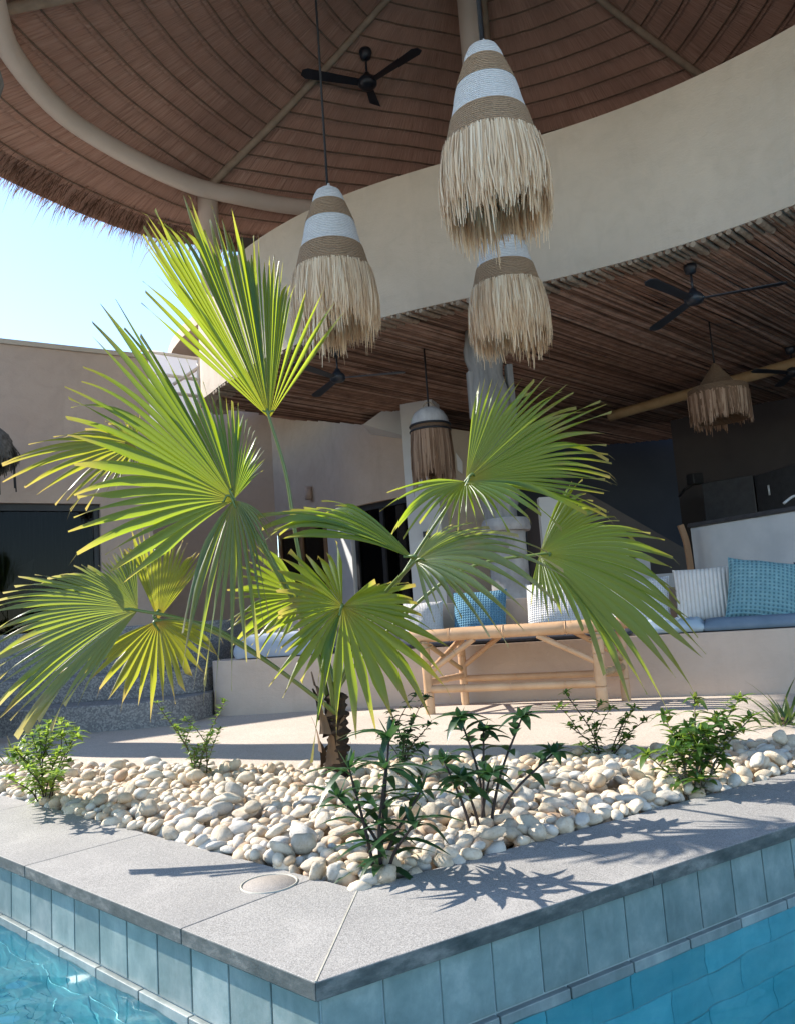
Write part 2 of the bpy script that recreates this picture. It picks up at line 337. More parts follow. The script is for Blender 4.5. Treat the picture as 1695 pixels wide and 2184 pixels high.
# ------------------------------------------------------------------ mesh helpers
class MB:
    def __init__(s): s.v = []; s.f = []; s.uv = []; s.t = []; s.fm = []
    def add(s, vs, fs, uv=None, t=0.0, mi=0):
        o = len(s.v); s.v += [tuple(map(float, p)) for p in vs]; s.f += [tuple(i+o for i in f) for f in fs]
        s.uv += list(uv) if uv is not None else [(0, 0)]*len(vs); s.t += [t]*len(vs); s.fm += [mi]*len(fs)
    def box(s, c, d, rz=0, t=0.0, ax=None):
        c = np.array(c, float); x, y, z = np.array(d)/2.0
        P = np.array([(a*x, b*y, e*z) for a in (-1, 1) for b in (-1, 1) for e in (-1, 1)])
        if ax is not None: P = P @ np.array(ax)
        elif rz:
            cz, sz = math.cos(rz), math.sin(rz); P = np.c_[P[:, 0]*cz-P[:, 1]*sz, P[:, 0]*sz+P[:, 1]*cz, P[:, 2]]
        s.add(P+c, [(0, 1, 3, 2), (4, 6, 7, 5), (0, 4, 5, 1), (2, 3, 7, 6), (0, 2, 6, 4), (1, 5, 7, 3)], t=t)
    def tube(s, pts, rad, n=8, caps=True, t=0.0, ell=None):
        pts = np.array(pts, float); k = len(pts); rad = np.broadcast_to(np.array(rad, float), (k,))
        T = np.gradient(pts, axis=0); T /= np.linalg.norm(T, axis=1)[:, None]+1e-12
        ref = np.array([0, 0, 1.0]) if abs(T[0][2]) < .9 else np.array([1.0, 0, 0])
        u = np.cross(T[0], ref); u /= np.linalg.norm(u); V = []; UV = []
        for i in range(k):
            u = u - T[i]*(u@T[i]); u /= np.linalg.norm(u)+1e-12; w_ = np.cross(T[i], u)
            for j in range(n):
                a = 2*math.pi*j/n; V.append(pts[i]+rad[i]*(math.cos(a)*u+math.sin(a)*w_)); UV.append((j/n, i/max(1, k-1)))
        F = [(i*n+j, i*n+(j+1) % n, (i+1)*n+(j+1) % n, (i+1)*n+j) for i in range(k-1) for j in range(n)]
        if caps: F += [tuple(range(n-1, -1, -1)), tuple((k-1)*n+j for j in range(n))]
        s.add(V, F, UV, t)
    def lathe(s, prof, c=(0, 0, 0), n=32, t=0.0, caps=False):
        V = []; k = len(prof); UV = []
        for i, (r, z) in enumerate(prof):
            for j in range(n):
                a = 2*math.pi*j/n; V.append((c[0]+r*math.cos(a), c[1]+r*math.sin(a), c[2]+z)); UV.append((j/n, i/(k-1)))
        F = [(i*n+j, (i+1)*n+j, (i+1)*n+(j+1) % n, i*n+(j+1) % n) for i in range(k-1) for j in range(n)]
        if caps: F += [tuple(range(n)), tuple((k-1)*n+j for j in range(n-1, -1, -1))]
        s.add(V, F, UV, t)
    def prism(s, poly, z0, z1, t=0.0):
        n = len(poly); V = [(x, y, z0) for x, y in poly]+[(x, y, z1) for x, y in poly]
        a = sum(poly[i][0]*poly[(i+1) % n][1]-poly[(i+1) % n][0]*poly[i][1] for i in range(n))
        F = [tuple(range(n-1, -1, -1)), tuple(range(n, 2*n))]+[(i, (i+1) % n, n+(i+1) % n, n+i) for i in range(n)]
        if a < 0: F = [f[::-1] for f in F]
        s.add(V, F, t=t)
    def strip(s, A, B, t=0.0):            # quad strip between two polylines
        n = len(A); s.add(list(A)+list(B), [(i, i+1, n+i+1, n+i) for i in range(n-1)], t=t)
    def build(s, name, mat, parent=None, smooth=True, bevel=0, base=None, split=None):
        me = bpy.data.meshes.new(name)
        b = np.array(base if base is not None else (root_loc(parent) if parent else (0, 0, 0)))
        V = np.array(s.v)-b
        me.from_pydata([tuple(p) for p in V], [], s.f)
        ul = me.uv_layers.new(name='UVMap'); li = np.zeros(len(me.loops), int); me.loops.foreach_get('vertex_index', li)
        ul.data.foreach_set('uv', np.array(s.uv, float)[li].ravel())
        at = me.attributes.new('tile', 'FLOAT', 'POINT'); at.data.foreach_set('value', np.array(s.t, float))
        mats = mat if isinstance(mat, (list, tuple)) else [mat]
        for m in mats: me.materials.append(m)
        if len(mats) > 1: me.polygons.foreach_set('material_index', s.fm)
        me.polygons.foreach_set('use_smooth', [bool(smooth)]*len(me.polygons))
        me.update()
        o = bpy.data.objects.new(name, me); COL.objects.link(o)
        if parent: o.parent = parent
        elif base is not None: o.location = tuple(b)
        if bevel:
            md = o.modifiers.new('bevel', 'BEVEL'); md.width = bevel; md.segments = 2; md.limit_method = 'ANGLE'
        return o
def root_loc(o):
    while o.parent: o = o.parent
    return tuple(o.location)
def sharp(o, ang=40):
    o.data.set_sharp_from_angle(angle=R(ang)); return o
def tag(o, label=None, cat=None, group=None, kind=None):
    if label: o['label'] = label
    if cat: o['category'] = cat
    if group: o['group'] = group
    if kind: o['kind'] = kind
    return o
def thing(name, label, cat, loc=(0, 0, 0), group=None):
    o = bpy.data.objects.new(name, None); COL.objects.link(o); o.location = tuple(map(float, loc)); o.empty_display_size = .1
    return tag(o, label, cat, group)
def copy_tree(o, parent=None):
    c = o.copy(); COL.objects.link(c); c.parent = parent
    for ch in list(o.children): copy_tree(ch, c)
    return c
def catmull(P, n=8):
    P = np.array(P, float); Q = np.vstack([2*P[0]-P[1], P, 2*P[-1]-P[-2]]); o = []
    for i in range(1, len(Q)-2):
        a, b, c, d = Q[i-1:i+3]
        for t in np.linspace(0, 1, n, endpoint=False):
            o.append(.5*((2*b)+(-a+c)*t+(2*a-5*b+4*c-d)*t*t+(-a+3*b-3*c+d)*t**3))
    o.append(P[-1]); return np.array(o)
def offs(P, d):                          # offset a plan polyline to its left by d
    P = np.array(P, float)[:, :2]; T = np.gradient(P, axis=0); T /= np.linalg.norm(T, axis=1)[:, None]
    return P+np.c_[-T[:, 1], T[:, 0]]*d
def z3(P, z): P = np.array(P, float)[:, :2]; return np.c_[P, np.full(len(P), z)]

# ------------------------------------------------------------------ setting: ground, pool, terrace
A0 = onz(680, 2083, 0)[:2]
dL = np.array([-.73, .68]); dL /= np.linalg.norm(dL)
dR = np.array([.85, .52]); dR /= np.linalg.norm(dR)
nL = np.array([dL[1], -dL[0]]); nR = np.array([-dR[1], dR[0]])      # towards the planter
WL = WR = .335
def mitre(w1, w2):                       # point at distance w1 from left edge line and w2 from right edge line
    return A0+np.linalg.solve(np.array([nL, nR]), np.array([w1, w2]))
INNER = mitre(WL, WR)
WATER = -.188

m = MB(); m.box((0, 20, -2.05), (700, 700, .1)); tag(m.build('ground', M['ground'], smooth=False), kind='structure')
bedBL = onz(170, 1640, 0)[:2]; bedB1 = onz(690, 1645, 0)[:2]; bedB2 = onz(1200, 1615, 0)[:2]; bedBR = onz(1695, 1585, 0)[:2]
eL = A0+dL*3.2; eR = A0+dR*3.6
bedL = [bedBL+np.array([-1.0, .55]), bedBL, bedB1, bedB2, bedBR, bedBR+np.array([1.3, .05])]
# terrace slab with the planter cut out of its front edge
front = [A0+dL*9+nL*WL]+[A0+dL*3.2+nL*WL]+bedL+[A0+dR*3.6+nR*WR, A0+dR*9+nR*WR]
m = MB(); poly = [tuple(p) for p in front]+[(9, 18), (-12, 18)]
m.prism(poly, -.25, 0.0); tag(m.build('terrace', M['deck'], smooth=False), kind='structure')
# planter bed of soil
m = MB(); m.prism([tuple(INNER), tuple(A0+dR*3.6+nR*WR)]+[tuple(p) for p in bedL[::-1]]+[tuple(A0+dL*3.2+nL*WL)], -.3, -.07)
tag(m.build('planter_soil', M['soil'], smooth=False), kind='structure')

# coping slabs
cop = {'cat': 'coping slab', 'group': 'stone coping slabs round the pool corner'}
def slab(d, n, s0, s1, w_, label, corner=False):
    a = A0+d*s0; b = A0+d*s1
    poly = [A0, b, b+n*w_, INNER] if corner else [a, b, b+n*w_, a+n*w_]
    poly = [p-n*.021 if i < 2 else p for i, p in enumerate(poly)]
    if corner:
        poly[0] = mitre(-.021, -.021)
    m = MB(); m.prism([tuple(p) for p in poly], -.03, .002)
    c = np.mean(poly, axis=0)
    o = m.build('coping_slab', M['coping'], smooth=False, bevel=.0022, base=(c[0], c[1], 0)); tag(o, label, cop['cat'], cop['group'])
    return o
G = .0009
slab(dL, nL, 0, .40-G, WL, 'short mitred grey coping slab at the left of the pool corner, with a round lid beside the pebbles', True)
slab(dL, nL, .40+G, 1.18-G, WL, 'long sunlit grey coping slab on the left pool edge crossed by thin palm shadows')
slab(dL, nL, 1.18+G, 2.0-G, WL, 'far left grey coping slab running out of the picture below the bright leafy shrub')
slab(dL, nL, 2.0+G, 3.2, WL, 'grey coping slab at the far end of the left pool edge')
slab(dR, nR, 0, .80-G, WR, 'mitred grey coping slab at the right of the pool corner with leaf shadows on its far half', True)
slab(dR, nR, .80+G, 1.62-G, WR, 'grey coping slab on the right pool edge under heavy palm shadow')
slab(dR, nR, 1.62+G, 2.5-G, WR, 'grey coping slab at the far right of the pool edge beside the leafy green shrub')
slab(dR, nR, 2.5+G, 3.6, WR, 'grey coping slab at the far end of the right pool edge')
# light mitre joint
m = MB(); a = mitre(-.019, -.019); d = INNER-a; n_ = np.array([-d[1], d[0]])/np.linalg.norm(d)*.0015
m.prism([tuple(a+n_), tuple(INNER+n_), tuple(INNER-n_), tuple(a-n_)], -.02, .0032)
tag(m.build('mitre_joint', M['lid_ring'], smooth=False), 'pale grout line across the mitred corner of the coping', 'grout line')
# skimmer lid
lc = onz(575, 1887, 0)
t_ = thing('skimmer_lid', 'round stone lid with a pale ring set into the left coping slab', 'lid', (lc[0], lc[1], .002))
m = MB(); m.lathe([(.0001, .0035), (.060, .0035), (.062, .001)], lc, 40); m.build('lid_plate', rough_mat('lid_stone', (.28, .25, .225), (.36, .32, .285), 6, 5, .7, 120, .3, .003, speck=(420, (.16, .15, .14), .5)), t_)
m = MB(); m.lathe([(.0625, .001), (.0635, .0048), (.0662, .0048), (.0672, .001)], lc, 48); m.build('lid_rim', M['lid_ring'], t_)

# pool shell
def pool_wall(d, n, s_list, label, L):
    p0 = A0 - d*.0
    t_ = thing('pool_wall', label, 'pool wall', (*(A0+d*.5), WATER), None)
    ang = math.atan2(d[1], d[0])
    ax = np.array([(d[0], d[1], 0), (n[0], n[1], 0), (0, 0, 1)])
    m = MB(); c = A0+d*L/2+n*.0508; m.box((*c, -.9), (L+.0, .1, 1.74), ax=ax); m.build('backing', M['grout'], t_, smooth=False)
    m = MB(); ml = MB(); mu = MB(); pitch = s_list[0]; s = 0.0; k = 0
    while s < L:
        wd = pitch-.0045; cx = A0+d*(s+pitch/2)+n*.004
        m.box((*cx, -.030-.0675), (wd, .014, .1335), ax=ax, t=random.random())
        s += pitch; k += 1
    s = -.0
    while s < L:
        wd = pitch*1.5-.004; cx = A0+d*(s+pitch*.75)-n*.004
        ml.box((*cx, -.167-.014), (wd, .02, .026), ax=ax, t=random.random()); s += pitch*1.5
    rows = 9
    for r_ in range(rows):
        s = -(r_ % 2)*.12; zz = -.198-r_*.17
        while s < L:
            cx = A0+d*(max(s, 0)/2+(s+.24)/2)+n*.004; wd = .24-max(0, -s)-.0022
            mu.box((*cx, zz-.083), (wd, .014, .163), ax=ax, t=random.random()); s += .24
    m.build('tile_row', M['tile'], t_, smooth=False, bevel=.0016)
    ml.build('ledge_tiles', M['ledge_tile'], t_, smooth=False, bevel=.0016)
    mu.build('underwater_tiles', M['pool_tile'], t_, smooth=False, bevel=.0016)
pool_wall(dL, nL, [.132], 'sunlit pale green tiled pool wall with a ledge at the waterline, left of the corner', 3.3)
pool_wall(dR, nR, [.1205], 'shaded grey green tiled pool wall right of the corner', 3.7)
# floor of the pool, stone paving
m = MB(); zf = -1.75
m.box((0, 0, zf-.06), (16, 16, .1))
for i in range(-22, 23):
    for j in range(-16, 17):
        if abs(i*.2) < 4.2 and -3 < j*.3 < 4.5:
            m.box((i*.2+(j % 2)*.1, j*.3, zf), (.194, .294, .02), t=random.random())
tag(m.build('pool_floor', M['pool_tile'], smooth=False), kind='structure')
# water sheet, real wavelets: livelier in the sun on the left, calm in the lee of the planter
m = MB(); wx0, wx1, wy0, wy1 = -6.2, 8.0, -3.5, 12.0
def wave(x, y):
    k = .35+.65*max(0, min(1, (.35-x)/.7))
    return k*(.0075*mnoise.noise(Vector((x*4.2, y*4.2, 1)))+.006*mnoise.noise(Vector((x*9+3, y*9, 4)))+0.0026*mnoise.noise(Vector((x*24, y*24, 7))))
def inpool(x, y, e=.01): p = np.array([x, y])-A0; return not (p@nL > e and p@nR > e)
xs = np.concatenate([np.linspace(wx0, -2.0, 12)[:-1], np.arange(-2.0, 2.2, .016), np.linspace(2.2, wx1, 14)])
ys = np.concatenate([np.linspace(wy0, -.6, 10)[:-1], np.arange(-.6, 3.0, .016), np.linspace(3.0, wy1, 16)])
V = [(x, y, WATER+wave(x, y)) for x in xs for y in ys]; ny_ = len(ys)
F = [(a*ny_+b, (a+1)*ny_+b, (a+1)*ny_+b+1, a*ny_+b+1) for a in range(len(xs)-1) for b in range(ny_-1) if inpool(xs[a], ys[b], .05) or inpool(xs[a+1], ys[b+1], .05) or inpool(xs[a+1], ys[b], .05) or inpool(xs[a], ys[b+1], .05)]
m.add(V, F)
wo_ = tag(m.build('pool_water', M['water'], smooth=True), kind='structure')
wo_.cycles.is_caustics_caster = True
sd.cycles.is_caustics_light = True
for o in list(COL.objects):
    if o.name.startswith(('pool_floor', 'underwater_tiles', 'backing', 'ledge_tiles')): o.cycles.is_caustics_receiver = True
# far pool rim behind the camera, drawn closer to bounce sun onto the roof
m = MB(); m.prism([(-60, -60), (60, -60), (60, -3.5), (-60, -3.5)], -1.9, 0); tag(m.build('far_pool_deck', M['deck'], smooth=False), kind='structure')
lb = A0+dL*9+nL*WL
m = MB(); m.prism([(-60, -3.5), (-6.2, -3.5), tuple(lb), (-12, 18), (-60, 18)], -1.9, -.002); tag(m.build('side_bounce_deck', M['deck'], smooth=False), kind='structure')  # deck added out of view to bounce sunlight up under the roof

# ------------------------------------------------------------------ steps and sofa
sfp = [onz(*p, 0)[:2] for p in ((462, 1528), (670, 1516), (900, 1503), (1000, 1499), (1300, 1489), (1633, 1481))]
sfp = [sfp[0]+np.array([-.02, .35])]+sfp+[sfp[-1]+np.array([1.0, -.32]), sfp[-1]+np.array([2.2, -.8])]
seat_front = catmull(z3(sfp, 0), 6)[:, :2]
for _ in range(4): seat_front[1:-1] = (seat_front[:-2]+2*seat_front[1:-1]+seat_front[2:])/4
SEATZ = .37
inner = offs(seat_front, .62); outer = offs(seat_front, .78)
t_ = thing('built_in_sofa', 'long curved plaster seat wall with a low backrest behind the bamboo table', 'sofa', (.9, 4.9, 0))
m = MB(); m.prism([tuple(p) for p in seat_front]+[tuple(p) for p in inner[::-1]], -.02, SEATZ); sharp(m.build('seat', M['plaster'], t_, bevel=.012))
m = MB(); m.prism([tuple(p) for p in inner]+[tuple(p) for p in outer[::-1]], -.02, .66); sharp(m.build('backrest', M['plaster'], t_, bevel=.015))
t_ = thing('curved_steps', 'dark speckled terrazzo steps rising in a curve at the left of the sofa', 'steps', (-2.3, 5.3, 0))
for k in range(4):
    y0 = 5.16+.34*k; z0 = .165*k
    front_ = catmull([(-6, y0+.35), (-3.4, y0+.12), (-2.5, y0+.01), (-1.95, y0-.03), (-1.62, y0+.02), (-1.44, y0+.16), (-1.375, y0+.42)], 6)[:, :2]
    poly = [tuple(p) for p in front_]+[(-1.375, 6.9), (-6, 6.9)]
    m = MB(); m.prism(poly, z0-(.004 if k else .02), z0+.165); sharp(m.build('step', M['terrazzo'], t_, bevel=.008))

# pillow: rounded square with pinched corners
def pillow(name, c, size, thick, rz, tilt, mat, label, roll=0, group='scatter pillows along the sofa'):
    n = 28; V = []; F = []; UV = []
    for sgn in (1, -1):
        o = len(V)
        for i in range(n+1):
            for j in range(n+1):
                u = i/n*2-1; v = j/n*2-1
                e = max(0, (1-abs(u)**2.6))**.55*max(0, (1-abs(v)**2.6))**.55
                pin = 1-.06*(1-abs(v)**2)*(abs(u)**4); pin2 = 1-.06*(1-abs(u)**2)*(abs(v)**4)
                wob = .012*mnoise.noise(Vector((u*1.7+c[0]*9, v*1.7, sgn*3)))
                V.append((u*size/2*pin, sgn*(thick/2*e)+wob, v*size/2*pin2)); UV.append((i/n, j/n))
        for i in range(n):
            for j in range(n):
                q = (o+i*(n+1)+j, o+(i+1)*(n+1)+j, o+(i+1)*(n+1)+j+1, o+i*(n+1)+j+1); F.append(q if sgn < 0 else q[::-1])
    Mx = Matrix.Rotation(rz, 3, 'Z') @ Matrix.Rotation(tilt, 3, 'X') @ Matrix.Rotation(roll, 3, 'Y')
    P = [tuple(Vector(c)+Mx @ Vector(p)) for p in V]
    m = MB(); m.add(P, F, UV); o = m.build(name, mat, base=c)
    wm = o.modifiers.new('weld', 'WELD'); wm.merge_threshold = .0008
    return tag(o, label, 'pillow', group)
def back_at(px, off):                      # point on seat at photo column px, set off metres in front of the backrest
    best = None
    line = offs(seat_front, .62-off)
    dense = catmull(z3(line, .38), 6)
    for p in dense:
        d = p-EYE; k = d@Fv
        if k <= 0: continue
        x = IW/2+FOC*(d@Rv)/k
        if best is None or abs(x-px) < best[0]: best = (abs(x-px), p)
    return best[1]
def tang(p):
    i = np.argmin(np.linalg.norm(seat_front-p[:2], axis=1)); i = min(max(i, 1), len(seat_front)-2)
    t = seat_front[i+1]-seat_front[i-1]; return math.atan2(t[1], t[0])
def mattress(px0, px1, mat, label, h=.075, dep=.5, tuft=False):
    p0, p1 = back_at(px0, .34), back_at(px1, .34); a = math.atan2(p1[1]-p0[1], p1[0]-p0[0]); L = np.linalg.norm((p1-p0)[:2])
    c = (p0+p1)/2; c[2] = .377
    m = MB(); nx, ny = int(L/.02), int(dep/.02); V = []; F = []; UV = []
    def hgt(u, v):
        e = (1-abs(u)**10)**.5*(1-abs(v)**10)**.5
        b = 0
        if tuft: b = -.016*(math.cos(u*L/2*2*math.pi/.085)**8)-.014*(math.cos(v*dep/2*2*math.pi/.11)**8)
        return h*(.55+.45*e)+b*e
    for i in range(nx+1):
        for j in range(ny+1):
            u = i/nx*2-1; v = j/ny*2-1; V.append((u*L/2, v*dep/2, hgt(u, v))); UV.append((i/nx, j/ny))
    for i in range(nx):
        for j in range(ny): F.append((i*(ny+1)+j, (i+1)*(ny+1)+j, (i+1)*(ny+1)+j+1, i*(ny+1)+j+1))
    # bulging side ring
    ring = [(i, 0) for i in range(nx+1)]+[(nx, j) for j in range(1, ny+1)]+[(i, ny) for i in range(nx-1, -1, -1)]+[(0, j) for j in range(ny-1, 0, -1)]
    base = [i*(ny+1)+j for i, j in ring]; prev = base; k = len(ring)
    for s_ in (.7, .35, 0):
        cur = []
        for q, (i, j) in enumerate(ring):
            x, y, z = V[base[q]]; bulge = .012*math.sin(s_*math.pi)
            if tuft: bulge += .016*math.sin(s_*math.pi)*abs(math.sin(q*.02*math.pi/.06))
            lx = bulge*(1 if x > L/2-1e-4 else -1 if x < -L/2+1e-4 else 0); ly = bulge*(1 if y > dep/2-1e-4 else -1 if y < -dep/2+1e-4 else 0)
            V.append((x+lx, y+ly, z*s_)); UV.append((q/k, s_)); cur.append(len(V)-1)
        for q in range(k): F.append((prev[q], cur[q], cur[(q+1) % k], prev[(q+1) % k]))
        prev = cur
    cz, sz = math.cos(a), math.sin(a)
    m.add([(c[0]+x*cz-y*sz, c[1]+x*sz+y*cz, c[2]+z) for x, y, z in V], F, UV)
    return tag(m.build('seat_cushion', mat, base=c), label, 'cushion', 'flat cushions lying on the sofa seat')
mattress(470, 700, M['grey_cloth'], 'thick grey blue cushion at the left end of the sofa behind the palm', .16)
mattress(720, 1000, M['dark_cushion'], 'flat dark cushion on the sofa seat behind the left part of the bamboo table', .05)
mattress(1005, 1350, M['dark_cushion'], 'flat dark cushion on the sofa seat under the white waffle pillow', .05)
mattress(1372, 1500, M['tufted'], 'pale blue tufted cushion with rounded lumps along its edge on the sofa seat', .085, tuft=True)
mattress(1504, 1750, M['mattress'], 'smooth blue grey cushion under the big teal pillow', .07)
def put(px, size, mat, label, tilt=-.3, roll=0, thick=.17, off=.17, z=None, dz=.0, rz=0):
    p = back_at(px, off); pillow('pillow', (p[0], p[1], .43+size/2*.93+dz if z is None else z), size, thick, tang(p)+rz, tilt, mat, label, roll)
put(905, .30, M['white_waffle'], 'small white waffle pillow above the left end of the bamboo table', dz=-.03, off=.16)
put(1027, .40, M['blue_waffle'], 'mid blue waffle pillow left of the white pillow, standing behind the table', dz=-.07, off=.14, tilt=-.34)
put(1190, .42, M['white_waffle'], 'wide white waffle pillow between the blue pillow and the drooping palm leaf', dz=-.07, off=.14, tilt=-.34)
put(1368, .40, M['white_waffle'], 'white waffle pillow half hidden by the drooping palm leaf', dz=-.07, off=.14, tilt=-.3)
put(1515, .385, M['cream_rib'], 'cream ribbed pillow leaning left of the big teal pillow', dz=-.02, off=.15, tilt=-.3)
put(1640, .43, M['teal_waffle'], 'big teal waffle pillow tilted over at the right end of the sofa', dz=-.04, off=.26, tilt=-.42, roll=.2, thick=.19, rz=.1)
put(1790, .40, M['dark_cushion'], 'dark navy pillow at the right edge of the picture', dz=-.05, off=.2)

# ------------------------------------------------------------------ bamboo table
t_ = thing('bamboo_table', 'low pale bamboo table with round legs and crossed braces on the terrace', 'table', (.7, 4.95, 0))
FL, BL, FR, BR = [onz(*p, 0)[:2] for p in ((918, 1523), (992, 1503), (1285, 1514), (1335, 1494))]
def bam(pts, r, name, mat='bamboo', nodes_=(.22, .5, .81), par=None):
    a, b = np.array(pts[0], float), np.array(pts[-1], float); P = []; rr = []
    for s_ in sorted(set(list(np.linspace(0, 1, 14))+[q for n0 in nodes_ for q in (n0-.012, n0-.004, n0, n0+.004, n0+.012)])):
        P.append(a+(b-a)*s_); k = min(abs(s_-n0) for n0 in nodes_)
        rr.append(r*(1.10 if k < .0021 else .95 if k < .006 else 1.0+.03*math.sin(s_*9)))
    m = MB(); m.tube(P, rr, 14); return sharp(m.build(name, M[mat], par or t_), 50)
for p, r in ((FL, .029), (BL, .026), (FR, .033), (BR, .028)):
    bam([(*p, 0), (*(p+np.array([random.uniform(-.012, .012), .0])), .43)], r, 'leg', nodes_=(.3, .72))
dv = (FR-FL)/np.linalg.norm(FR-FL)
bam([(*(FL-dv*.10), .462), (*(FR+dv*.06), .462)], .037, 'top_rail')
bam([(*(BL-dv*.08), .46), (*(BR+dv*.08), .46)], .034, 'top_rail', nodes_=(.15, .42, .7))
for i in range(4):
    q = (i+.9)/4.8
    bam([(*(FL+(BL-FL)*q-dv*.05), .468), (*(FR+(BR-FR)*q+dv*.05), .468)], .026, 'top_pole', nodes_=(.2+.07*i, .55, .85))
bam([(*FL, .145), (*FR, .145)], .023, 'stretcher'); bam([(*BL, .165), (*BR, .165)], .021, 'stretcher', nodes_=(.35, .6, .9))
bam([(*FL, .185), (*BL, .185)], .02, 'cross_bar'); bam([(*FR, .20), (*BR, .20)], .022, 'cross_bar', 'old_bamboo')
for a, b in ((FL, .30), (BL, .27)):
    bam([(*a, .24), (*(a+dv*b), .43)], .017, 'brace', nodes_=(.5,))
for a, b in ((FR, .33), (BR, .28)):
    bam([(*a, .26), (*(a-dv*b), .43)], .017, 'brace', nodes_=(.5,))
bam([(*FL, .42), (*BL, .22)], .014, 'brace', 'old_bamboo', (.5,)); bam([(*FL, .24), (*BL, .42)], .016, 'brace', 'bamboo', (.5,))
bam([(*FR, .42), (*BR, .24)], .015, 'brace', 'old_bamboo', (.5,))
# bindings
for i, p in enumerate((FL, FR)):
    m = MB(); m.tube([(p[0]+.04*math.cos(a), p[1]+.04*math.sin(a), .405+.02*math.sin(a*.5)) for a in np.linspace(0, 12.6, 40)], .004, 6); m.build('lashing', M['old_bamboo'], t_)

# ------------------------------------------------------------------ upper floor: parapet, slab, reed ceiling
bandP = [onz(*p, 3.2)[:2] for p in ((432, 846), (460, 836), (500, 803), (560, 772), (650, 740), (820, 682), (1000, 648), (1150, 610), (1400, 540), (1695, 450))]
topP = [onz(*p, 4.45)[:2] for p in ((490, 545), (540, 508), (600, 470), (700, 420), (800, 385), (900, 352), (1150, 275), (1350, 210), (1500, 145), (1695, 40))]
allP = np.array(bandP[1:]+topP); cf = np.polyfit(allP[:, 0], allP[:, 1], 3)
bx = np.linspace(-1.98, 2.95, 42); arc = np.c_[bx, np.polyval(cf, bx)]
e0 = arc[0]-arc[1]; e1 = arc[-1]-arc[-2]
band = np.vstack([arc[0]+e0*2.2+np.array([.10, .55]), arc[0]+e0*2.0+np.array([.01, .22]), arc[0]+e0*1.4, arc, arc[-1]+e1*8+np.array([.05, -.1]), arc[-1]+e1*18+np.array([.1, -.5])])
band = catmull(z3(band, 0), 3)[:, :2]
bin_ = offs(band, .16)
t_ = thing('curved_parapet', 'smooth beige curved parapet wall of the upper floor over the reed ceiling', 'parapet', (.7, 6.5, 3.2))
m = MB(); m.prism([tuple(p) for p in band]+[tuple(p) for p in bin_[::-1]], 3.2, 4.45); sharp(m.build('parapet_wall', M['plaster_shade'], t_, bevel=.01), 45)
backE = [onz(*p, 3.2)[:2] for p in ((480, 860), (500, 868), (600, 893), (780, 905))]
CP = [tuple(p) for p in offs(band, .05)[10:]]+[(7.5, 12.5), (4.0, 13.1), (.75, 13.0), tuple(backE[3])]+[tuple(p) for p in (backE[2], backE[1])]
m = MB(); m.prism(CP, 3.225, 3.45); o = m.build('upper_floor_slab', M['dark_wall2'], smooth=False); tag(o, 'dark slab of the upper floor lying above the reed ceiling', 'floor slab')
# reeds
t_ = thing('reed_ceiling', 'ceiling of thin brown reeds laid side by side over the lounge', 'ceiling', (2, 8, 3.2))
rd = np.array([.72, .69]); rd /= np.linalg.norm(rd); rn = np.array([-rd[1], rd[0]])
CPn = np.array(CP); s_all = CPn@rn; m = MB(); sv = s_all.min()+.02
def clip_line(s):
    hits = []
    for i in range(len(CPn)):
        a, b = CPn[i], CPn[(i+1) % len(CPn)]; sa, sb = a@rn-s, b@rn-s
        if sa*sb < 0: hits.append(((a+(b-a)*sa/(sa-sb))@rd))
    hits.sort(); return hits
while sv < s_all.max():
    h = clip_line(sv); r_ = random.uniform(.008, .0155)
    for a, b in zip(h[::2], h[1::2]):
        if b-a < .1: continue
        k = max(2, int((b-a)/.9)); P = []
        for q in np.linspace(a-.03, b, k):
            p = rd*q+rn*(sv+random.uniform(-.012, .012)); P.append((p[0], p[1], 3.213-r_*.4+random.uniform(-.014, .005)))
        m.tube(P, r_, 5, t=random.random())
    sv += r_*1.55
m.build('reeds', M['reed'], t_)
m = MB(); m.prism(CP, 3.214, 3.222); m.build('backing_mat', M['dark_wall2'], t_, smooth=False)
# round pole ends under the parapet edge
edge = offs(band, -.012)
L = 0; pe = MB(); nxt = .0
for i in range(10, len(edge)-1):
    seg = np.linalg.norm(edge[i+1]-edge[i]); 
    while nxt < L+seg:
        p = edge[i]+(edge[i+1]-edge[i])*(nxt-L)/seg; r_ = random.uniform(.012, .024)
        a = p+rd*.015; b = p+rd*.25
        pe.tube([(*a, 3.196-r_*.75), (*b, 3.2-r_)], r_, 12, t=random.random()); nxt += r_*2+random.uniform(.004, .05)
    L += seg
sharp(pe.build('pole_ends', M['reed_end'], t_), 50)

# ------------------------------------------------------------------ roof
APX = np.array([1.27, 7.55, 8.2]); ZR = 5.5
ringM = [onz(x, y, ZR)[:2] for x, y in ((0, 60), (50, 150), (100, 210), (150, 255), (210, 295), (280, 335), (350, 370), (425, 400), (500, 417), (625, 440))]
ringP = [(-2.5, 4.75)]+[tuple(p) for p in ringM]+[(0.1, 9.2), (1.6, 9.7), (3.4, 9.4), (4.9, 8.2), (5.4, 6.4), (4.7, 4.6), (3.2, 3.3), (1.3, 2.85), (-.5, 3.05), (-1.75, 3.75)]
ringP = np.array(ringP+[ringP[0]])
rel = ringP-APX[:2]; rr = np.linalg.norm(rel, axis=1)
cl = catmull(z3(np.vstack([ringP[-3:-1], ringP, ringP[1:3]]), 0), 10)[:, :2]
phi = np.unwrap(np.arctan2(cl[:, 1]-APX[1], cl[:, 0]-APX[0])); rho = np.linalg.norm(cl-APX[:2], axis=1)
o_ = np.argsort(phi); phi, rho = phi[o_], rho[o_]
def ring_r(a):
    a0 = phi[0]; 
    while a < a0: a += 2*math.pi
    while a > phi[-1]: a -= 2*math.pi
    return float(np.interp(a, phi, rho))
FACET = []
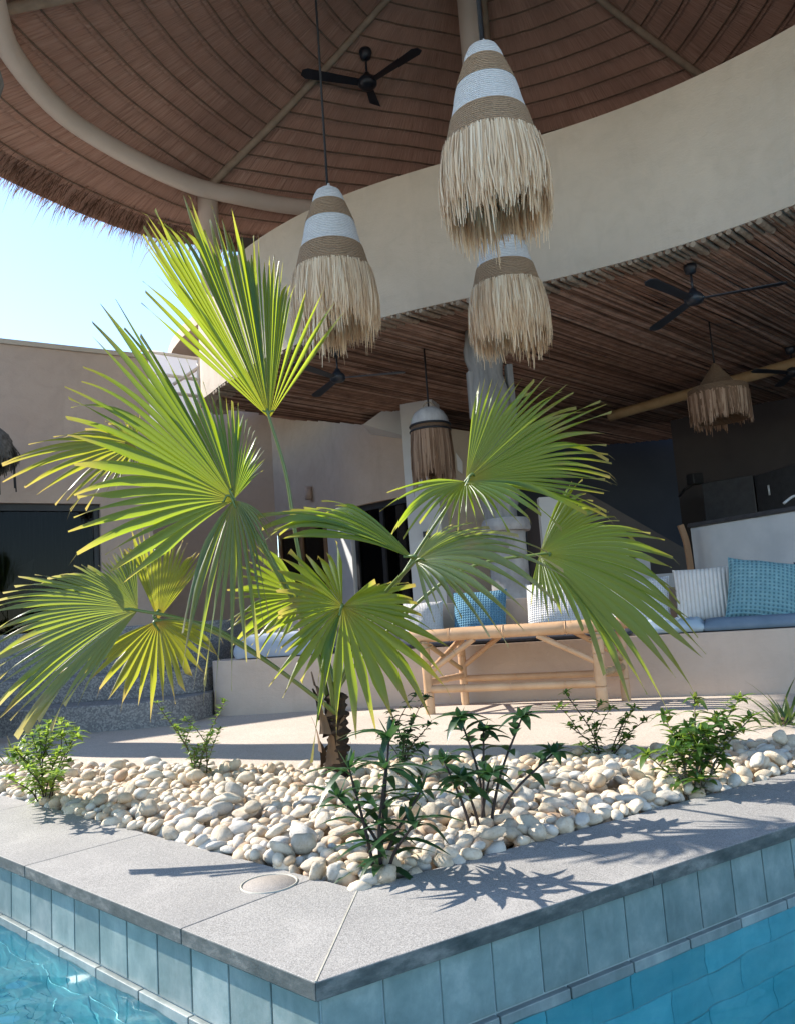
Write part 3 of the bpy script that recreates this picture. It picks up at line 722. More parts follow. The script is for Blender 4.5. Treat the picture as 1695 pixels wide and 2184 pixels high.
def facet_r(a):                          # straight battens between the rafters
    r = ring_r(a)
    if not FACET: return r
    t = a % (2*math.pi); k = len(FACET)
    for i in range(k):
        b0, b1 = FACET[i], FACET[(i+1) % k]; w_ = (b1-b0) % (2*math.pi); q = (t-b0) % (2*math.pi)
        if q <= w_:
            r0, r1 = ring_r(b0), ring_r(b1); ch = r0*r1*math.sin(w_)/(r0*math.sin(q)+r1*math.sin(w_-q))
            return r+.62*(ch*1.03-r)
    return r
def roof_pt(a, s, dz=0):                  # s = 0 apex, 1 ring, >1 overhang; slight sag
    r = facet_r(a) if s <= 1.04 else facet_r(a)+(ring_r(a)-facet_r(a))*min(1, (s-1.04)/.12); rs = r*s; z = APX[2]+(ZR+.13-APX[2])*s-.10*math.sin(min(s, 1)*math.pi)
    return np.array([APX[0]+math.cos(a)*rs, APX[1]+math.sin(a)*rs, z+dz])
SE = 1.2
def rafter_angle(px, py):
    best = None
    for a in np.linspace(0, 2*math.pi, 721):
        for s_ in np.linspace(.15, 1, 40):
            p = roof_pt(a, s_); d = p-EYE; k = d@Fv
            if k <= 0: continue
            e = (IW/2+FOC*(d@Rv)/k-px)**2+(IH/2-FOC*(d@Uv)/k-py)**2
            if best is None or e < best[0]: best = (e, a, s_)
    return best[1]
a1 = math.atan2(onz(448, 392, ZR+.1)[1]-APX[1], onz(448, 392, ZR+.1)[0]-APX[0])
ra = [a1, rafter_angle(1390, 75), rafter_angle(40, 8)]
ra += [1.40, ra[2]+.95, ra[1]-1.0, ra[1]-1.9]
FACET += sorted(a % (2*math.pi) for a in ra)
t_ = thing('thatched_roof', 'round brown thatched roof with a pale ring beam and ragged straw eave', 'roof', tuple(APX))
NA = 220; NROW = 22
m = MB(); As = np.linspace(0, 2*math.pi, NA+1)
sv = [SE*(i/NROW) for i in range(NROW+1)]
for i in range(NROW):                     # shingle rows, the lower edge of each row drops a little
    V = []; UV = []
    for a in As:
        r1 = ring_r(a)*sv[i]; r2 = ring_r(a)*sv[i+1]
        wv = .005*mnoise.noise(Vector((math.cos(a)*14, math.sin(a)*14, i*3.1)))
        V.append(roof_pt(a, max(sv[i], .004), .02+wv)); V.append(roof_pt(a, sv[i+1]+.012, -.022+wv)); 
        UV.append((a*3.6, sv[i]*4)); UV.append((a*3.6, sv[i+1]*4))
    F = [(2*k, 2*k+1, 2*k+3, 2*k+2) for k in range(NA)]
    m.add(V, F, UV)
m.build('thatch', M['thatch'], t_)
m = MB()                                  # outer skin well above, keeps the sun out
V = [roof_pt(a, s_, .16) for s_ in (.004, .5, 1.0, SE) for a in As]
F = [(i*(NA+1)+k, i*(NA+1)+k+1, (i+1)*(NA+1)+k+1, (i+1)*(NA+1)+k) for i in range(3) for k in range(NA)]
m.add(V, F, [(0, 0)]*len(V)); m.build('outer_thatch', M['thatch_edge'], t_)
for i in range(2, NROW):
    m = MB(); s_ = sv[i]
    m.tube([roof_pt(a, s_, -.036+.004*mnoise.noise(Vector((a*9, i, 0)))) for a in np.linspace(0, 2*math.pi, 161)], .0085, 6, caps=False); m.build('batten', M['batten'], t_)
m = MB(); m.tube([(APX[0]+math.cos(a)*ring_r(a), APX[1]+math.sin(a)*ring_r(a), ZR) for a in np.linspace(0, 2*math.pi, 161)], .095, 14, caps=False); m.build('ring_beam', M['tube'], t_)
for a in ra:
    m = MB(); m.tube([roof_pt(a, s_, -.075+.012*mnoise.noise(Vector((s_*6, a, 1)))) for s_ in np.linspace(.03, 1.02, 26)], np.linspace(.032, .046, 26), 9); m.build('rafter', M['rafter'], t_)
# ragged straw hanging from the eave
m = MB()
for k in range(9000):
    a = random.uniform(1.6, 4.9)
    s0 = random.uniform(SE-.06, SE+.008); p = roof_pt(a, s0, random.uniform(-.06, .14)); q = roof_pt(a+random.uniform(-.008, .008), s0+random.uniform(.018, .042)) - roof_pt(a, s0)
    ln = random.uniform(.7, 1.25)*(1.8 if random.random() < .05 else 1); wd = random.uniform(.003, .008)
    tg = np.array([-math.sin(a), math.cos(a), 0]); p1 = p+q*ln*.6+np.array([0, 0, -.035*ln]); p2 = p+q*ln+np.array([0, 0, -.10*ln-random.uniform(0, .05)])
    m.add([p-tg*wd, p+tg*wd, p1+tg*wd*.8, p1-tg*wd*.8, p2], [(0, 1, 2, 3), (3, 2, 4)], t=random.random())
m.build('eave_fringe', M['roof_straw'], t_)
# posts
pp = onz(443, 408, ZR-.1)*np.array([1.035, 1.035, 1])
m = MB(); m.tube([(pp[0], pp[1], z) for z in np.linspace(4.38, 5.5, 5)], .115, 20); tag(m.build('roof_post', M['tube']), 'smooth round post under the ring beam, rising behind the upright palm frond', 'post')
m = MB(); c_ = onz(1010, 130, 5.0); cx, cy = ony(1010, 130, 7.75)[:2]
m.tube([(cx, cy, z) for z in np.linspace(3.4, 7.75, 5)], .125, 22); tag(m.build('roof_post', M['tube']), 'pale central post rising to the roof apex directly behind the big hanging lamp', 'post')
m = MB(); P = []; rr_ = []
for z in np.linspace(0, 5.45, 60):
    P.append((-2.72+.02*math.sin(z*3.1)+.10*math.exp(-((z-4.33)/.14)**2)+.075*math.exp(-((z-3.55)/.18)**2)-.02, 4.85, z)); rr_.append(.2+.012*math.sin(z*7))
m.tube(P, rr_, 18); tag(m.build('roof_post', M['driftwood']), 'weathered grey driftwood post at the left edge of the picture', 'post')
# dark infill behind the post, between ring and parapet
m = MB(); ia = [onz(450, 470, 4.6), onz(640, 470, 4.6)]
wp = np.array([(-1.62, 8.75), (-.2, 9.25), (1.6, 9.75), (3.4, 9.45), (4.9, 8.3), (5.5, 6.6), (5.2, 5.2)])  # run round the back and right added unseen, to darken the thatch
m.prism([tuple(p) for p in wp]+[tuple(p) for p in offs(wp, .12)[::-1]], 3.452, 5.1); tag(m.build('upper_room_wall', M['brown_wall'], smooth=False), 'dark wall of the upper room seen between roof post and parapet', 'wall')

# ------------------------------------------------------------------ fans
def make_fan(label, group=None):
    t_ = thing('ceiling_fan', label, 'ceiling fan', (0, 0, 0), group)
    m = MB(); m.lathe([(.0, .0), (.07, .0), (.072, -.03), (.055, -.09), (.02, -.105), (0, -.105)], n=24); m.build('ceiling_cup', M['fan_black'], t_)
    m = MB(); m.tube([(0, 0, -.10), (0, 0, -.30)], .013, 10); m.build('down_rod', M['fan_black'], t_)
    m = MB(); m.lathe([(0, -.27), (.03, -.27), (.05, -.31), (.085, -.34), (.105, -.375), (.105, -.41), (.08, -.44), (.04, -.455), (0, -.455)], n=28); m.build('motor', M['fan_black'], t_)
    return t_
def blade(t_, a, L=.62):
    m = MB(); V = []; F = []; n = 12
    for i in range(n+1):
        s = i/n; x = .07+s*(L-.07); wl = .045+.03*s if s < .9 else (.075*(1-((s-.9)/.1)**2*.5)); tw = R(11)*(1-s*.4)
        for y, dz in ((-wl, 0), (wl*.9, 0)):
            for th in (.004, -.004): V.append((x, y*math.cos(tw), -.395+y*math.sin(tw)+th))
    for i in range(n):
        b = i*4; F += [(b, b+2, b+6, b+4), (b+1, b+5, b+7, b+3), (b, b+4, b+5, b+1), (b+2, b+3, b+7, b+6)]
    F += [(0, 1, 3, 2), (n*4, n*4+2, n*4+3, n*4+1)]
    ca, sa = math.cos(a), math.sin(a)
    m.add([(x*ca-y*sa, x*sa+y*ca, z) for x, y, z in V], F); sharp(m.build('blade', M['fan_black'], t_), 40)
def set_fan(t_, px, py, z, sc, tip, L=.62):
    p = onz(px, py, z)
    hub = p+np.array([0, 0, -.395*sc]); q = onz(*tip, hub[2]); a = math.atan2(q[1]-hub[1], q[0]-hub[0])
    for k in range(3): blade(t_, a+k*2*math.pi/3, L)
    t_.location = tuple(p); t_.scale = (sc,)*3
    return np.linalg.norm((q-hub)[:2])
f1 = make_fan('black three blade ceiling fan under the reed ceiling at the right'); set_fan(f1, 1470, 566, 3.19, .72, (1660, 606), .93)
f2 = make_fan('black ceiling fan under the reeds behind the left hanging lamp'); set_fan(f2, 717, 746, 3.19, .72, (864, 794), .9)
f3 = make_fan('black ceiling fan in the dark at the right edge, over the bamboo pole'); set_fan(f3, 1683, 741, 3.19, .72, (1600, 790), .78)
f4 = make_fan('black ceiling fan hanging high under the thatched roof')
best = None
for a in np.linspace(0, 2*math.pi, 361):
    for s_ in np.linspace(.1, 1, 60):
        p = roof_pt(a, s_); d = p-EYE; k = d@Fv
        if k <= 0: continue
        e = (IW/2+FOC*(d@Rv)/k-781)**2+(IH/2-FOC*(d@Uv)/k-100)**2
        if best is None or e < best[0]: best = (e, p)
pf = best[1]
hubz = pf[2]-.42
hub = np.array([pf[0], pf[1], hubz]); q = onz(660, 158, hubz); ang4 = math.atan2(q[1]-hub[1], q[0]-hub[0])
for k in range(3): blade(f4, ang4+k*2*math.pi/3, .74)
f4.location = tuple(pf+np.array([0, 0, -.02]))
print('FAN4', pf)

# ------------------------------------------------------------------ lamps
def fringe(m, r0, z0, n, ln, flare, wd, curl=.03, seed=0, jr=.01, clump=14):
    r_ = random.Random(seed); ph = [r_.uniform(0, 6.28) for _ in range(5)]
    for k in range(n):
        a = r_.uniform(0, 2*math.pi); cl_ = round(a*clump)/clump; a2 = a+(cl_-a)*r_.uniform(0, .6)
        L_ = ln*(1+.10*math.sin(3*a+ph[0])+.07*math.sin(11*a+ph[1]))*r_.uniform(.72, 1.08)
        if r_.random() < .04: L_ *= 1.12
        rad = r0+r_.uniform(-jr, jr); fl = flare*r_.uniform(.4, 1.25); w2 = wd*r_.uniform(.6, 1.3); tt = r_.random()
        sw = r_.uniform(-curl, curl); P = []; q = 5
        zj = z0+r_.uniform(-.012, .02)
        for i in range(q+1):
            s = i/q; rr_ = rad+fl*math.sin(min(1, s*1.25)*math.pi/2)*(1-.25*s*s); aa = a+(a2-a)*s+sw*s*s/max(rad, .1)
            rr_ += r_.uniform(-1, 1)*.006*s
            P.append((rr_*math.cos(aa), rr_*math.sin(aa), zj-L_*s))
        tw = r_.uniform(-.9, .9); V = []
        for i, p in enumerate(P):
            s = i/q; aa = math.atan2(p[1], p[0])+math.pi/2+tw*s; ww = w2*(1 if s < .7 else 1-(s-.7)*2.2)
            V += [(p[0]-math.cos(aa)*ww, p[1]-math.sin(aa)*ww, p[2]), (p[0]+math.cos(aa)*ww, p[1]+math.sin(aa)*ww, p[2])]
        m.add(V, [(2*i, 2*i+1, 2*i+3, 2*i+2) for i in range(q)], t=tt)
def shade_band(t_, name, mat, prof, loc):
    m = MB(); m.lathe([(r, z) for r, z in prof], loc, 48); return m.build(name, mat, t_)
def big_lamp(px, py, Y, sc, label, seed, ztop=5.6, wide_cord=.009):
    p = ony(px, py, Y)
    t_ = thing('pendant_lamp', label, 'hanging lamp', tuple(p), 'large white and jute pendant lamps with raffia fringe')
    def S(prof): return [(r*sc, z*sc) for r, z in prof]
    m = MB(); m.tube([p+np.array([0, 0, -.01]), (p[0], p[1], ztop)], wide_cord, 8); m.build('cord', M['cable'], t_)
    m = MB(); m.tube([p+np.array([0, 0, -.02*sc]), p+np.array([.008, 0, .035*sc])], [.02*sc, .009*sc], 10); m.build('cord_knot', M['white_rope'], t_)
    shade_band(t_, 'cap', M['white_rope'], S([(.012, 0), (.05, -.006), (.083, -.03), (.103, -.07), (.117, -.122)]), p)
    shade_band(t_, 'jute_band', M['jute'], S([(.119, -.12), (.132, -.155), (.149, -.2), (.163, -.24), (.17, -.262)]), p)
    shade_band(t_, 'white_band', M['white_rope'], S([(.167, -.26), (.178, -.305), (.188, -.36), (.203, -.42), (.212, -.452)]), p)
    shade_band(t_, 'jute_band', M['jute'], S([(.215, -.45), (.228, -.50), (.243, -.56), (.256, -.61), (.262, -.64)]), p)
    m = MB(); fringe(m, .262, -.625, 1800, .385, .035, .0034, seed=seed); fringe(m, .25, -.64, 600, .33, .03, .0042, seed=seed+1)
    fringe(m, .2, -.66, 420, .43, .05, .0052, seed=seed+2, jr=.03)
    m.v = [(v[0]*sc+p[0], v[1]*sc+p[1], v[2]*sc+p[2]) for v in m.v]; m.build('fringe', M['raffia'], t_)
    shade_band(t_, 'liner', M['jute'], S([(.10, -.13), (.2, -.46), (.225, -.65), (.22, -.86)]), p)
    return t_
big_lamp(1027, 97, 4.0, 1.0, 'largest white banded lamp with long raffia fringe hanging nearest, in front of the central post', 1, 6.6, .011)
big_lamp(699, 402, 5.1, 1.0, 'white banded raffia lamp hanging at the left beside the upright palm frond', 11, 6.1, .008)
big_lamp(1064, 452, 5.4, .96, 'white banded raffia lamp hanging lower behind the largest lamp, over the driftwood pillar', 21, 6.3, .008)
# dome lamp
p = ony(913, 868, 7.6); sc = 7.75/FOC
t_ = thing('pendant_lamp', 'dome lamp with grey white cap, two dark bands and straight brown fringe', 'hanging lamp', tuple(p))
m = MB(); m.tube([p, (p[0], p[1], 3.2)], .009, 8); m.build('cord', M['cable'], t_)
m = MB(); m.tube([(p[0]+12*sc*math.cos(a), p[1], p[2]+12*sc*math.sin(a)-2*sc) for a in np.linspace(-.4, 3.54, 14)], .008, 8); m.build('ring_hanger', M['rafter'], t_)
rD = 42*sc
shade_band(t_, 'cap', M['white_cap'], [(.01, 0), (rD*.45, -.018), (rD*.75, -.06), (rD*.93, -.12), (rD*.99, -.19)], p)
shade_band(t_, 'brown_band', M['cane'], [(rD*1.0, -.188), (rD*1.015, -.25)], p)
for z in (-.192, -.245):
    m = MB(); m.tube([(p[0]+rD*1.02*math.cos(a), p[1]+rD*1.02*math.sin(a), p[2]+z) for a in np.linspace(0, 2*math.pi, 33)], .012, 6, caps=False); m.build('dark_trim', M['dark_frame'], t_)
m = MB(); fringe(m, rD*.98, -.25, 700, .50, .015, .0075, .01, 5); m.v = [(v[0]+p[0], v[1]+p[1], v[2]+p[2]) for v in m.v]; m.build('fringe', M['brown_fibre'], t_)
shade_band(t_, 'liner', M['cane'], [(rD*.9, -.24), (rD*.86, -.66)], p)
# cone topped lamp
p = ony(1522, 775, 7.4); sc = 7.6/FOC
t_ = thing('pendant_lamp', 'brown straw lamp with a pointed cone top and short drum fringe beside the bamboo pole', 'hanging lamp', tuple(p))
m = MB(); m.tube([p, (p[0], p[1], 3.2)], .008, 8); m.build('cord', M['cable'], t_)
rC = 61*sc
shade_band(t_, 'cone', M['cane'], [(.015, 0), (.08, -.09), (.13, -.16), (rC*.62, -.22), (rC*.95, -.245)], p)
shade_band(t_, 'rope_band', M['cane'], [(rC*.95, -.245), (rC, -.255), (rC*1.0, -.33)], p)
m = MB(); fringe(m, rC*1.0, -.32, 800, .27, -.004, .0075, .006, 9, .008, 60); m.v = [(v[0]+p[0], v[1]+p[1], v[2]+p[2]) for v in m.v]; m.build('fringe', M['brown_fibre'], t_)
shade_band(t_, 'liner', M['cane'], [(rC*.9, -.32), (rC*.9, -.56)], p)

# ------------------------------------------------------------------ lounge interior
# driftwood pillar on a carved stone base
c = ony(1092, 1290, 7.2); cx, cy = c[0], 7.2
t_ = thing('wooden_pillar', 'grey driftwood pillar on a round carved stone base behind the palm', 'pillar', (cx, cy, 0))
m = MB(); zt = onz(1065, 760, 3.2)
P = [(cx-.06*math.sin(z*.5)-.02*math.sin(z*2.2), cy, z) for z in np.linspace(1.1, 3.2, 24)]
m.tube(P, [.17+.022*math.sin(i*1.3) for i in range(24)], 16); m.build('trunk', M['driftwood'], t_)
for dx, z0, z1 in ((-.19, 2.35, 2.8), (.17, 2.3, 2.84)):
    m = MB(); m.box((cx-.02+dx, cy-.03, (z0+z1)/2), (.06, .09, z1-z0), .2); m.build('side_board', M['driftwood'], t_, smooth=False, bevel=.012)
zc = ony(1097, 1118, 7.2)[2]
m = MB(); m.lathe([(.24, 0), (.235, .3), (.18, .5), (.17, zc-.12), (.175, zc-.07), (.215, zc-.065), (.225, zc-.04), (.22, zc+.02), (.2, zc+.05), (.16, zc+.055), (0, zc+.055)], (cx, cy, 0), 32); sharp(m.build('stone_base', M['stone_base'], t_), 35)

# back walls
m = MB(); m.box((3.6, 13.3, 2.2), (8.5, .2, 4.6)); tag(m.build('back_wall', M['dark_wall'], smooth=False), 'dark blue back wall of the lounge behind the stairs', 'wall')
m = MB(); cwall = [onz(1437, 1000, 1.9)[:2]]; a_ = ony(1440, 1000, 11.6)[:2]; b_ = np.array([7.2, 9.6]); d_ = (b_-a_); nn = np.array([-d_[1], d_[0]])/np.linalg.norm(d_)*.2
m.prism([tuple(a_), tuple(b_), tuple(b_+nn), tuple(a_+nn)], 0, 4.0); tag(m.build('side_wall', M['dark_wall2'], smooth=False), 'dark brownish side wall of the lounge behind the bar', 'wall')
m = MB(); m.box((7.3, 7.5, 2.0), (.2, 5, 4.2)); tag(m.build('end_wall', M['dark_wall2'], smooth=False), 'unseen dark end wall added at the right to darken the lounge', 'wall')  # added out of view to keep daylight out of the lounge
# bamboo pole under the ceiling
pa, pb = onz(1300, 888, 3.0), onz(1695, 775, 3.0); pb2 = pb+(pb-pa)*.5
m = MB(); m.tube([pa+(pb2-pa)*s for s in np.linspace(0, 1, 14)], [.065+.004*(i % 3 == 0) for i in range(14)], 12); tag(m.build('bamboo_pole', M['old_bamboo']), 'long thick bamboo pole slung under the reed ceiling', 'pole')
# bar
ca, cb = ony(1470, 1122, 7.7), ony(1695, 1079, 6.7); zb = (ca[2]+cb[2])/2; e_ = (cb-ca)[:2]; cb2 = cb[:2]+e_*.8; nn = np.array([-e_[1], e_[0]])/np.linalg.norm(e_)
t_ = thing('bar_counter', 'pale concrete bar counter with a thin dark top behind the sofa', 'counter', (*ca[:2], 0))
m = MB(); m.prism([tuple(ca[:2]), tuple(cb2), tuple(cb2+nn*.6), tuple(ca[:2]+nn*.6)], 0, zb-.03); m.build('body', M['concrete'], t_, smooth=False, bevel=.008)
q = nn*-.03
m = MB(); m.prism([tuple(ca[:2]+q), tuple(cb2+q), tuple(cb2+nn*.63), tuple(ca[:2]+nn*.63)], zb-.028, zb+.012); m.build('counter_top', M['counter_top'], t_, smooth=False, bevel=.004)
tp = ony(1672, 1090, 7.0); t_ = thing('tap', 'small steel tap standing on the bar counter at the right edge', 'tap', (tp[0]+.12, tp[1], zb))
m = MB(); m.tube(catmull([(tp[0]+.16, tp[1], zb), (tp[0]+.16, tp[1], zb+.10), (tp[0]+.1, tp[1], zb+.13), (tp[0]+.0, tp[1], zb+.07)], 5), .012, 8); m.build('spout', M['steel'], t_)
m = MB(); m.lathe([(.025, 0), (.025, .02), (.014, .03)], (tp[0]+.16, tp[1], zb), 16); m.build('tap_base', M['steel'], t_)
# leaning curved board beside the bar
t_ = thing('curved_board', 'bent brown wooden chair back standing at the end of the bar counter', 'chair back', (ca[0]-.05, ca[1]-.1, 0))
for off, nm in ((0, 'rail'), (.09, 'rail')):
    pts = [ony(x, y, 7.45+off) for x, y in ((1478, 1290), (1474, 1240), (1470, 1200), (1462, 1155), (1450, 1120))]; pts = catmull(np.array(pts), 5)
    m = MB()
    for i in range(len(pts)-1):
        d = pts[i+1]-pts[i]; L_ = np.linalg.norm(d); z_ = d/L_; y_ = np.array([0, 1, 0.]); x_ = np.cross(y_, z_); x_ /= np.linalg.norm(x_); y_ = np.cross(z_, x_)
        m.box((pts[i]+pts[i+1])/2, (.05 if off == 0 else .03, .04, L_*1.06), ax=np.array([x_, y_, z_]))
    m.build(nm, M['wood_brown'], t_, smooth=False)
# dark cupboards on the wall
k0, k1, k2 = ony(1500, 1075, 10.4), ony(1610, 1060, 9.9), ony(1695, 1060, 9.2)
zt, zb_ = ony(1600, 1012, 9.9)[2], ony(1600, 1130, 9.9)[2]
t_ = thing('wall_cupboard', 'black corner cupboard on the wall above the bar', 'cupboard', (*k1[:2], zb_))
k3 = k2[:2]+(k2-k1)[:2]*.6
m = MB(); m.prism([tuple(k0[:2]), tuple(k1[:2]), tuple(k1[:2]+[.3, .5]), tuple(k0[:2]+[.3, .5])], zb_, zt); m.build('door_panel', M['counter_top'], t_, smooth=False, bevel=.01)
m = MB(); m.prism([tuple(k1[:2]+[.012, -.006]), tuple(k3), tuple(k3+[.1, .5]), tuple(k1[:2]+[.31, .5])], zb_, zt-.02); m.build('door_panel', M['counter_top'], t_, smooth=False, bevel=.01)
m = MB(); hp = ony(1640, 1056, 9.3); m.tube([hp, hp+np.array([0, 0, .12])], .012, 8); m.build('handle', M['steel'], t_)
# wall spotlight
p = ony(1481, 1022, 10.6); t_ = thing('wall_speaker', 'small black box speaker on a bracket high on the dark wall', 'speaker', tuple(p))
m = MB(); m.box(p, (.17, .15, .15), .3); m.build('box', M['black_plastic'], t_, smooth=False, bevel=.015)
m = MB(); m.tube([p+np.array([0, .05, -.05]), p+np.array([-.12, .1, -.12]), p+np.array([-.02, .6, -.14])], .02, 8); m.build('bracket', M['black_plastic'], t_)
p = ony(1505, 1108, 10.6); m = MB(); m.lathe([(0, -.0), (.035, 0), (.03, -.03), (0, -.03)], p, 16); tag(m.build('wall_socket', M['black_plastic'], base=p), 'tiny dark socket on the wall left of the black cupboard', 'socket')
# staircase
t_ = thing('staircase', 'white stair with dark treads descending to the right behind the palm', 'stairs', tuple(ony(1300, 1200, 9.2)))
steps_ = [(1145, 1030), (1190, 1058), (1240, 1092), (1288, 1120), (1336, 1150), (1384, 1189), (1450, 1221)]
YS = 9.0; P3 = [ony(x, y, YS) for x, y in steps_]
poly = []; lastz = P3[0][2]
m = MB(); md = MB()
for i, p in enumerate(P3[:-1]):
    q = P3[i+1]; m.box(((p[0]+q[0])/2, YS+.07, (q[2]-0)/2+.0), (q[0]-p[0]+.002*(i % 2), .14, q[2]))
    md.box(((p[0]+q[0])/2+.0, YS+.62, q[2]/2), (q[0]-p[0], .95, q[2]-.01))
m.build('stringer', M['white_wall'], t_, smooth=False); md.build('treads', M['dark_wall2'], t_, smooth=False)
b0, b1 = ony(1180, 1010, YS+1.15), ony(1463, 1172, YS+1.15); bz = ony(1463, 1240, YS+1.15)[2]
m = MB(); m.add([b0, b1, (b1[0], b1[1], 0), (b0[0], b0[1], 0)]+[tuple(np.array(p)+[0, .12, 0]) for p in (b0, b1, (b1[0], b1[1], 0), (b0[0], b0[1], 0))],
                [(0, 1, 2, 3), (7, 6, 5, 4), (0, 4, 5, 1), (1, 5, 6, 2), (3, 2, 6, 7), (0, 3, 7, 4)]); m.build('balustrade', M['brown_wall'], t_, smooth=False)
# beige back volume with door openings
W = [onz(*p, 2.1)[:2] for p in ((590, 1142), (690, 1112), (750, 1085), (870, 1060))]
W0 = np.array([-5.6, 13.0])
def wall_seg(m, a, b, z0, z1, th=.18):
    a = np.array(a); b = np.array(b); d = b-a; n = np.array([-d[1], d[0]])/np.linalg.norm(d)*th; m.prism([tuple(a), tuple(b), tuple(b+n), tuple(a+n)], z0, z1)
Wend = W[3]
t_ = thing('rear_wall', 'beige plaster wall with dark doorways behind the palm, left of the lamp with a dome cap', 'wall', (*W[1], 0))
m = MB(); cur = catmull(z3([W[0], W[1], W[2], W[3]], 0), 6)[:, :2]
m.prism([tuple(p) for p in cur]+[tuple(p) for p in offs(cur, .2)[::-1]], 2.12, 5.2); wall_seg(m, W0, W[0], 2.12, 5.2, .2); sharp(m.build('upper_wall', M['plaster'], t_), 40)
m = MB(); wall_seg(m, W0, W[0]+(W[1]-W[0])*.02, 0, 2.12); m.build('side_pier', M['plaster'], t_, smooth=False)
zp = .35
for i, (a, b) in enumerate(((W[0], W[1]), (W[2], W[3]))):
    d = b-a; n = np.array([-d[1], d[0]])/np.linalg.norm(d)
    dr = thing_part = None
    m = MB()
    for s0, s1 in ((0, .05), (.47, .53), (.95, 1)): wall_seg(m, a+d*s0+n*.03, a+d*s1+n*.03, 0, 2.06, .08)
    wall_seg(m, a+n*.025, b+n*.025, 2.04, 2.1185, .09)
    fr = m.build('door_frame', M['wood_brown'] if i == 0 else M['dark_frame'], t_, smooth=False)
    m = MB(); wall_seg(m, a+d*.05+n*.06, b-d*.05+n*.06, 0, 2.04, .012); m.build('glass_pane', M['glass'], fr, smooth=False)
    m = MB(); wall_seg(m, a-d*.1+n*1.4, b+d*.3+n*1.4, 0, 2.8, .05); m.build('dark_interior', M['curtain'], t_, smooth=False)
m = MB(); wall_seg(m, W[1]+(W[2]-W[1])*.12, W[1]+(W[2]-W[1])*.92, 0, 2.119, .16); m.build('door_pier', M['white_wall'], t_, smooth=False)
m = MB(); ecur = catmull(z3([W[0], W[1], W[2], W[3]], 0), 6)[:, :2]; m.prism([tuple(p) for p in offs(ecur, .1)]+[tuple(p) for p in offs(ecur, -2.3)[::-1]], 4.25, 4.4); m.build('sun_block_slab', M['plaster'], t_, smooth=False)  # unseen slab added to keep the sun off the rear wall
# sconce
p = onz(658, 1066, 2.35); p = ony(658, 1054, p[1]); 
dd = W[2]-W[1]
m = MB(); hit = None
wp_ = W[1]+(W[2]-W[1])*.0
dr_ = ray(658, 1054); n2 = np.array([-(W[1]-W[0])[1], (W[1]-W[0])[0]]); tt = ((W[0])@n2)/(dr_[:2]@n2); p = EYE+dr_*tt; p -= np.r_[dr_[:2]/np.linalg.norm(dr_[:2])*.1, 0]
m.tube([p+np.array([0, 0, -.1]), p+np.array([0, 0, .1])], .06, 14); tag(m.build('wall_light', M['plaster_pink'], base=p), 'small round beige wall light over the left doorway', 'wall light')
# pillar wall under the dome lamp, grey wall beside it
pl, pr = ony(875, 1200, 9.6), ony(946, 1200, 9.45); m = MB(); wall_seg(m, pl[:2], pr[:2], 0, 3.19, .3)
tag(m.build('white_pier', M['white_wall'], smooth=False), 'pale pier under the dome lamp with a small black switch', 'pier')
gl_, gr_ = pr[:2]+np.array([.004, .2]), ony(1075, 1200, 10.4)[:2]; m = MB(); wall_seg(m, gl_, gr_, 0, 2.9, .2); tag(m.build('grey_wall', M['plaster_shade'], smooth=False), 'shaded grey wall between the pale pier and the driftwood pillar', 'wall')
for (px, py, Y, lab) in ((909, 1140, 9.5, 'small black switch plate on the pale pier under the dome lamp'), (979, 1137, 9.75, 'small black switch plate on the shaded grey wall')):
    p = ony(px, py, Y); m = MB(); m.box(p, (.085, .05, .075), -.1); tag(m.build('switch_plate', M['black_plastic'], smooth=False, base=p, bevel=.006), lab, 'switch')
# white triangular stair soffit
sp = [ony(x, y, 9.9) for x, y in ((775, 905), (832, 864), (905, 868), (985, 985), (985, 1010), (880, 935))]
m = MB(); V = [tuple(p) for p in sp]+[tuple(p+np.array([.1, .9, 0])) for p in sp]; n6 = 6
m.add(V, [tuple(range(5, -1, -1)), tuple(range(6, 12))]+[(i, (i+1) % 6, 6+(i+1) % 6, 6+i) for i in range(6)]); tag(m.build('stair_soffit', M['white_wall'], smooth=False), 'pale folded underside of an upper stair beside the dome lamp', 'stair soffit')

# ------------------------------------------------------------------ left building
wa, wb = np.array([-3.87, 7.66]), np.array([-2.62, 8.42]); dw = (wb-wa)/np.linalg.norm(wb-wa); nw = np.array([-dw[1], dw[0]])
t_ = thing('left_building', 'flat roofed pinkish plaster building with a wide dark glass door, left behind the palm', 'building', (*wa, 0))
far = wa-dw*5
def onw(px, py, off=0):
    r = ray(px, py); t = ((wa-nw*off)@nw)/(r[:2]@nw); return EYE+r*t
dl, drr = onw(-260, 1070), onw(215, 1083); zt = 1.96
sL, sR = (dl[:2]-wa)@dw, (drr[:2]-wa)@dw
m = MB(); wall_seg(m, wa+dw*sR, wb, 0, zt, .25); wall_seg(m, far, wa+dw*sL, 0, zt, .25); m.build('wall', M['plaster_pink'], t_, smooth=False)
m = MB(); wall_seg(m, far, wb, zt, 3.58, .25); m.build('upper_wall', M['plaster_pink'], t_, smooth=False)
m = MB(); wall_seg(m, far-nw*.03, wb-nw*.03, 3.58, 3.63, .31); m.build('parapet_cap', M['plaster_shade'], t_, smooth=False)
m = MB(); wall_seg(m, wb+nw*.252, wb+nw*6, 0, 3.5, .2); m.build('end_wall', M['plaster_pink'], t_, smooth=False)
a, b = wa+dw*sL, wa+dw*sR
m = MB(); 
for s0 in (0, .5, 1): q = a+(b-a)*s0*.97; wall_seg(m, q+nw*.06, q+dw*.05+nw*.06, 0, zt-.002, .07)
wall_seg(m, a+nw*.055, b+nw*.055, zt-.07, zt-.001, .08)
fr = m.build('door_frame', M['dark_frame'], t_, smooth=False)
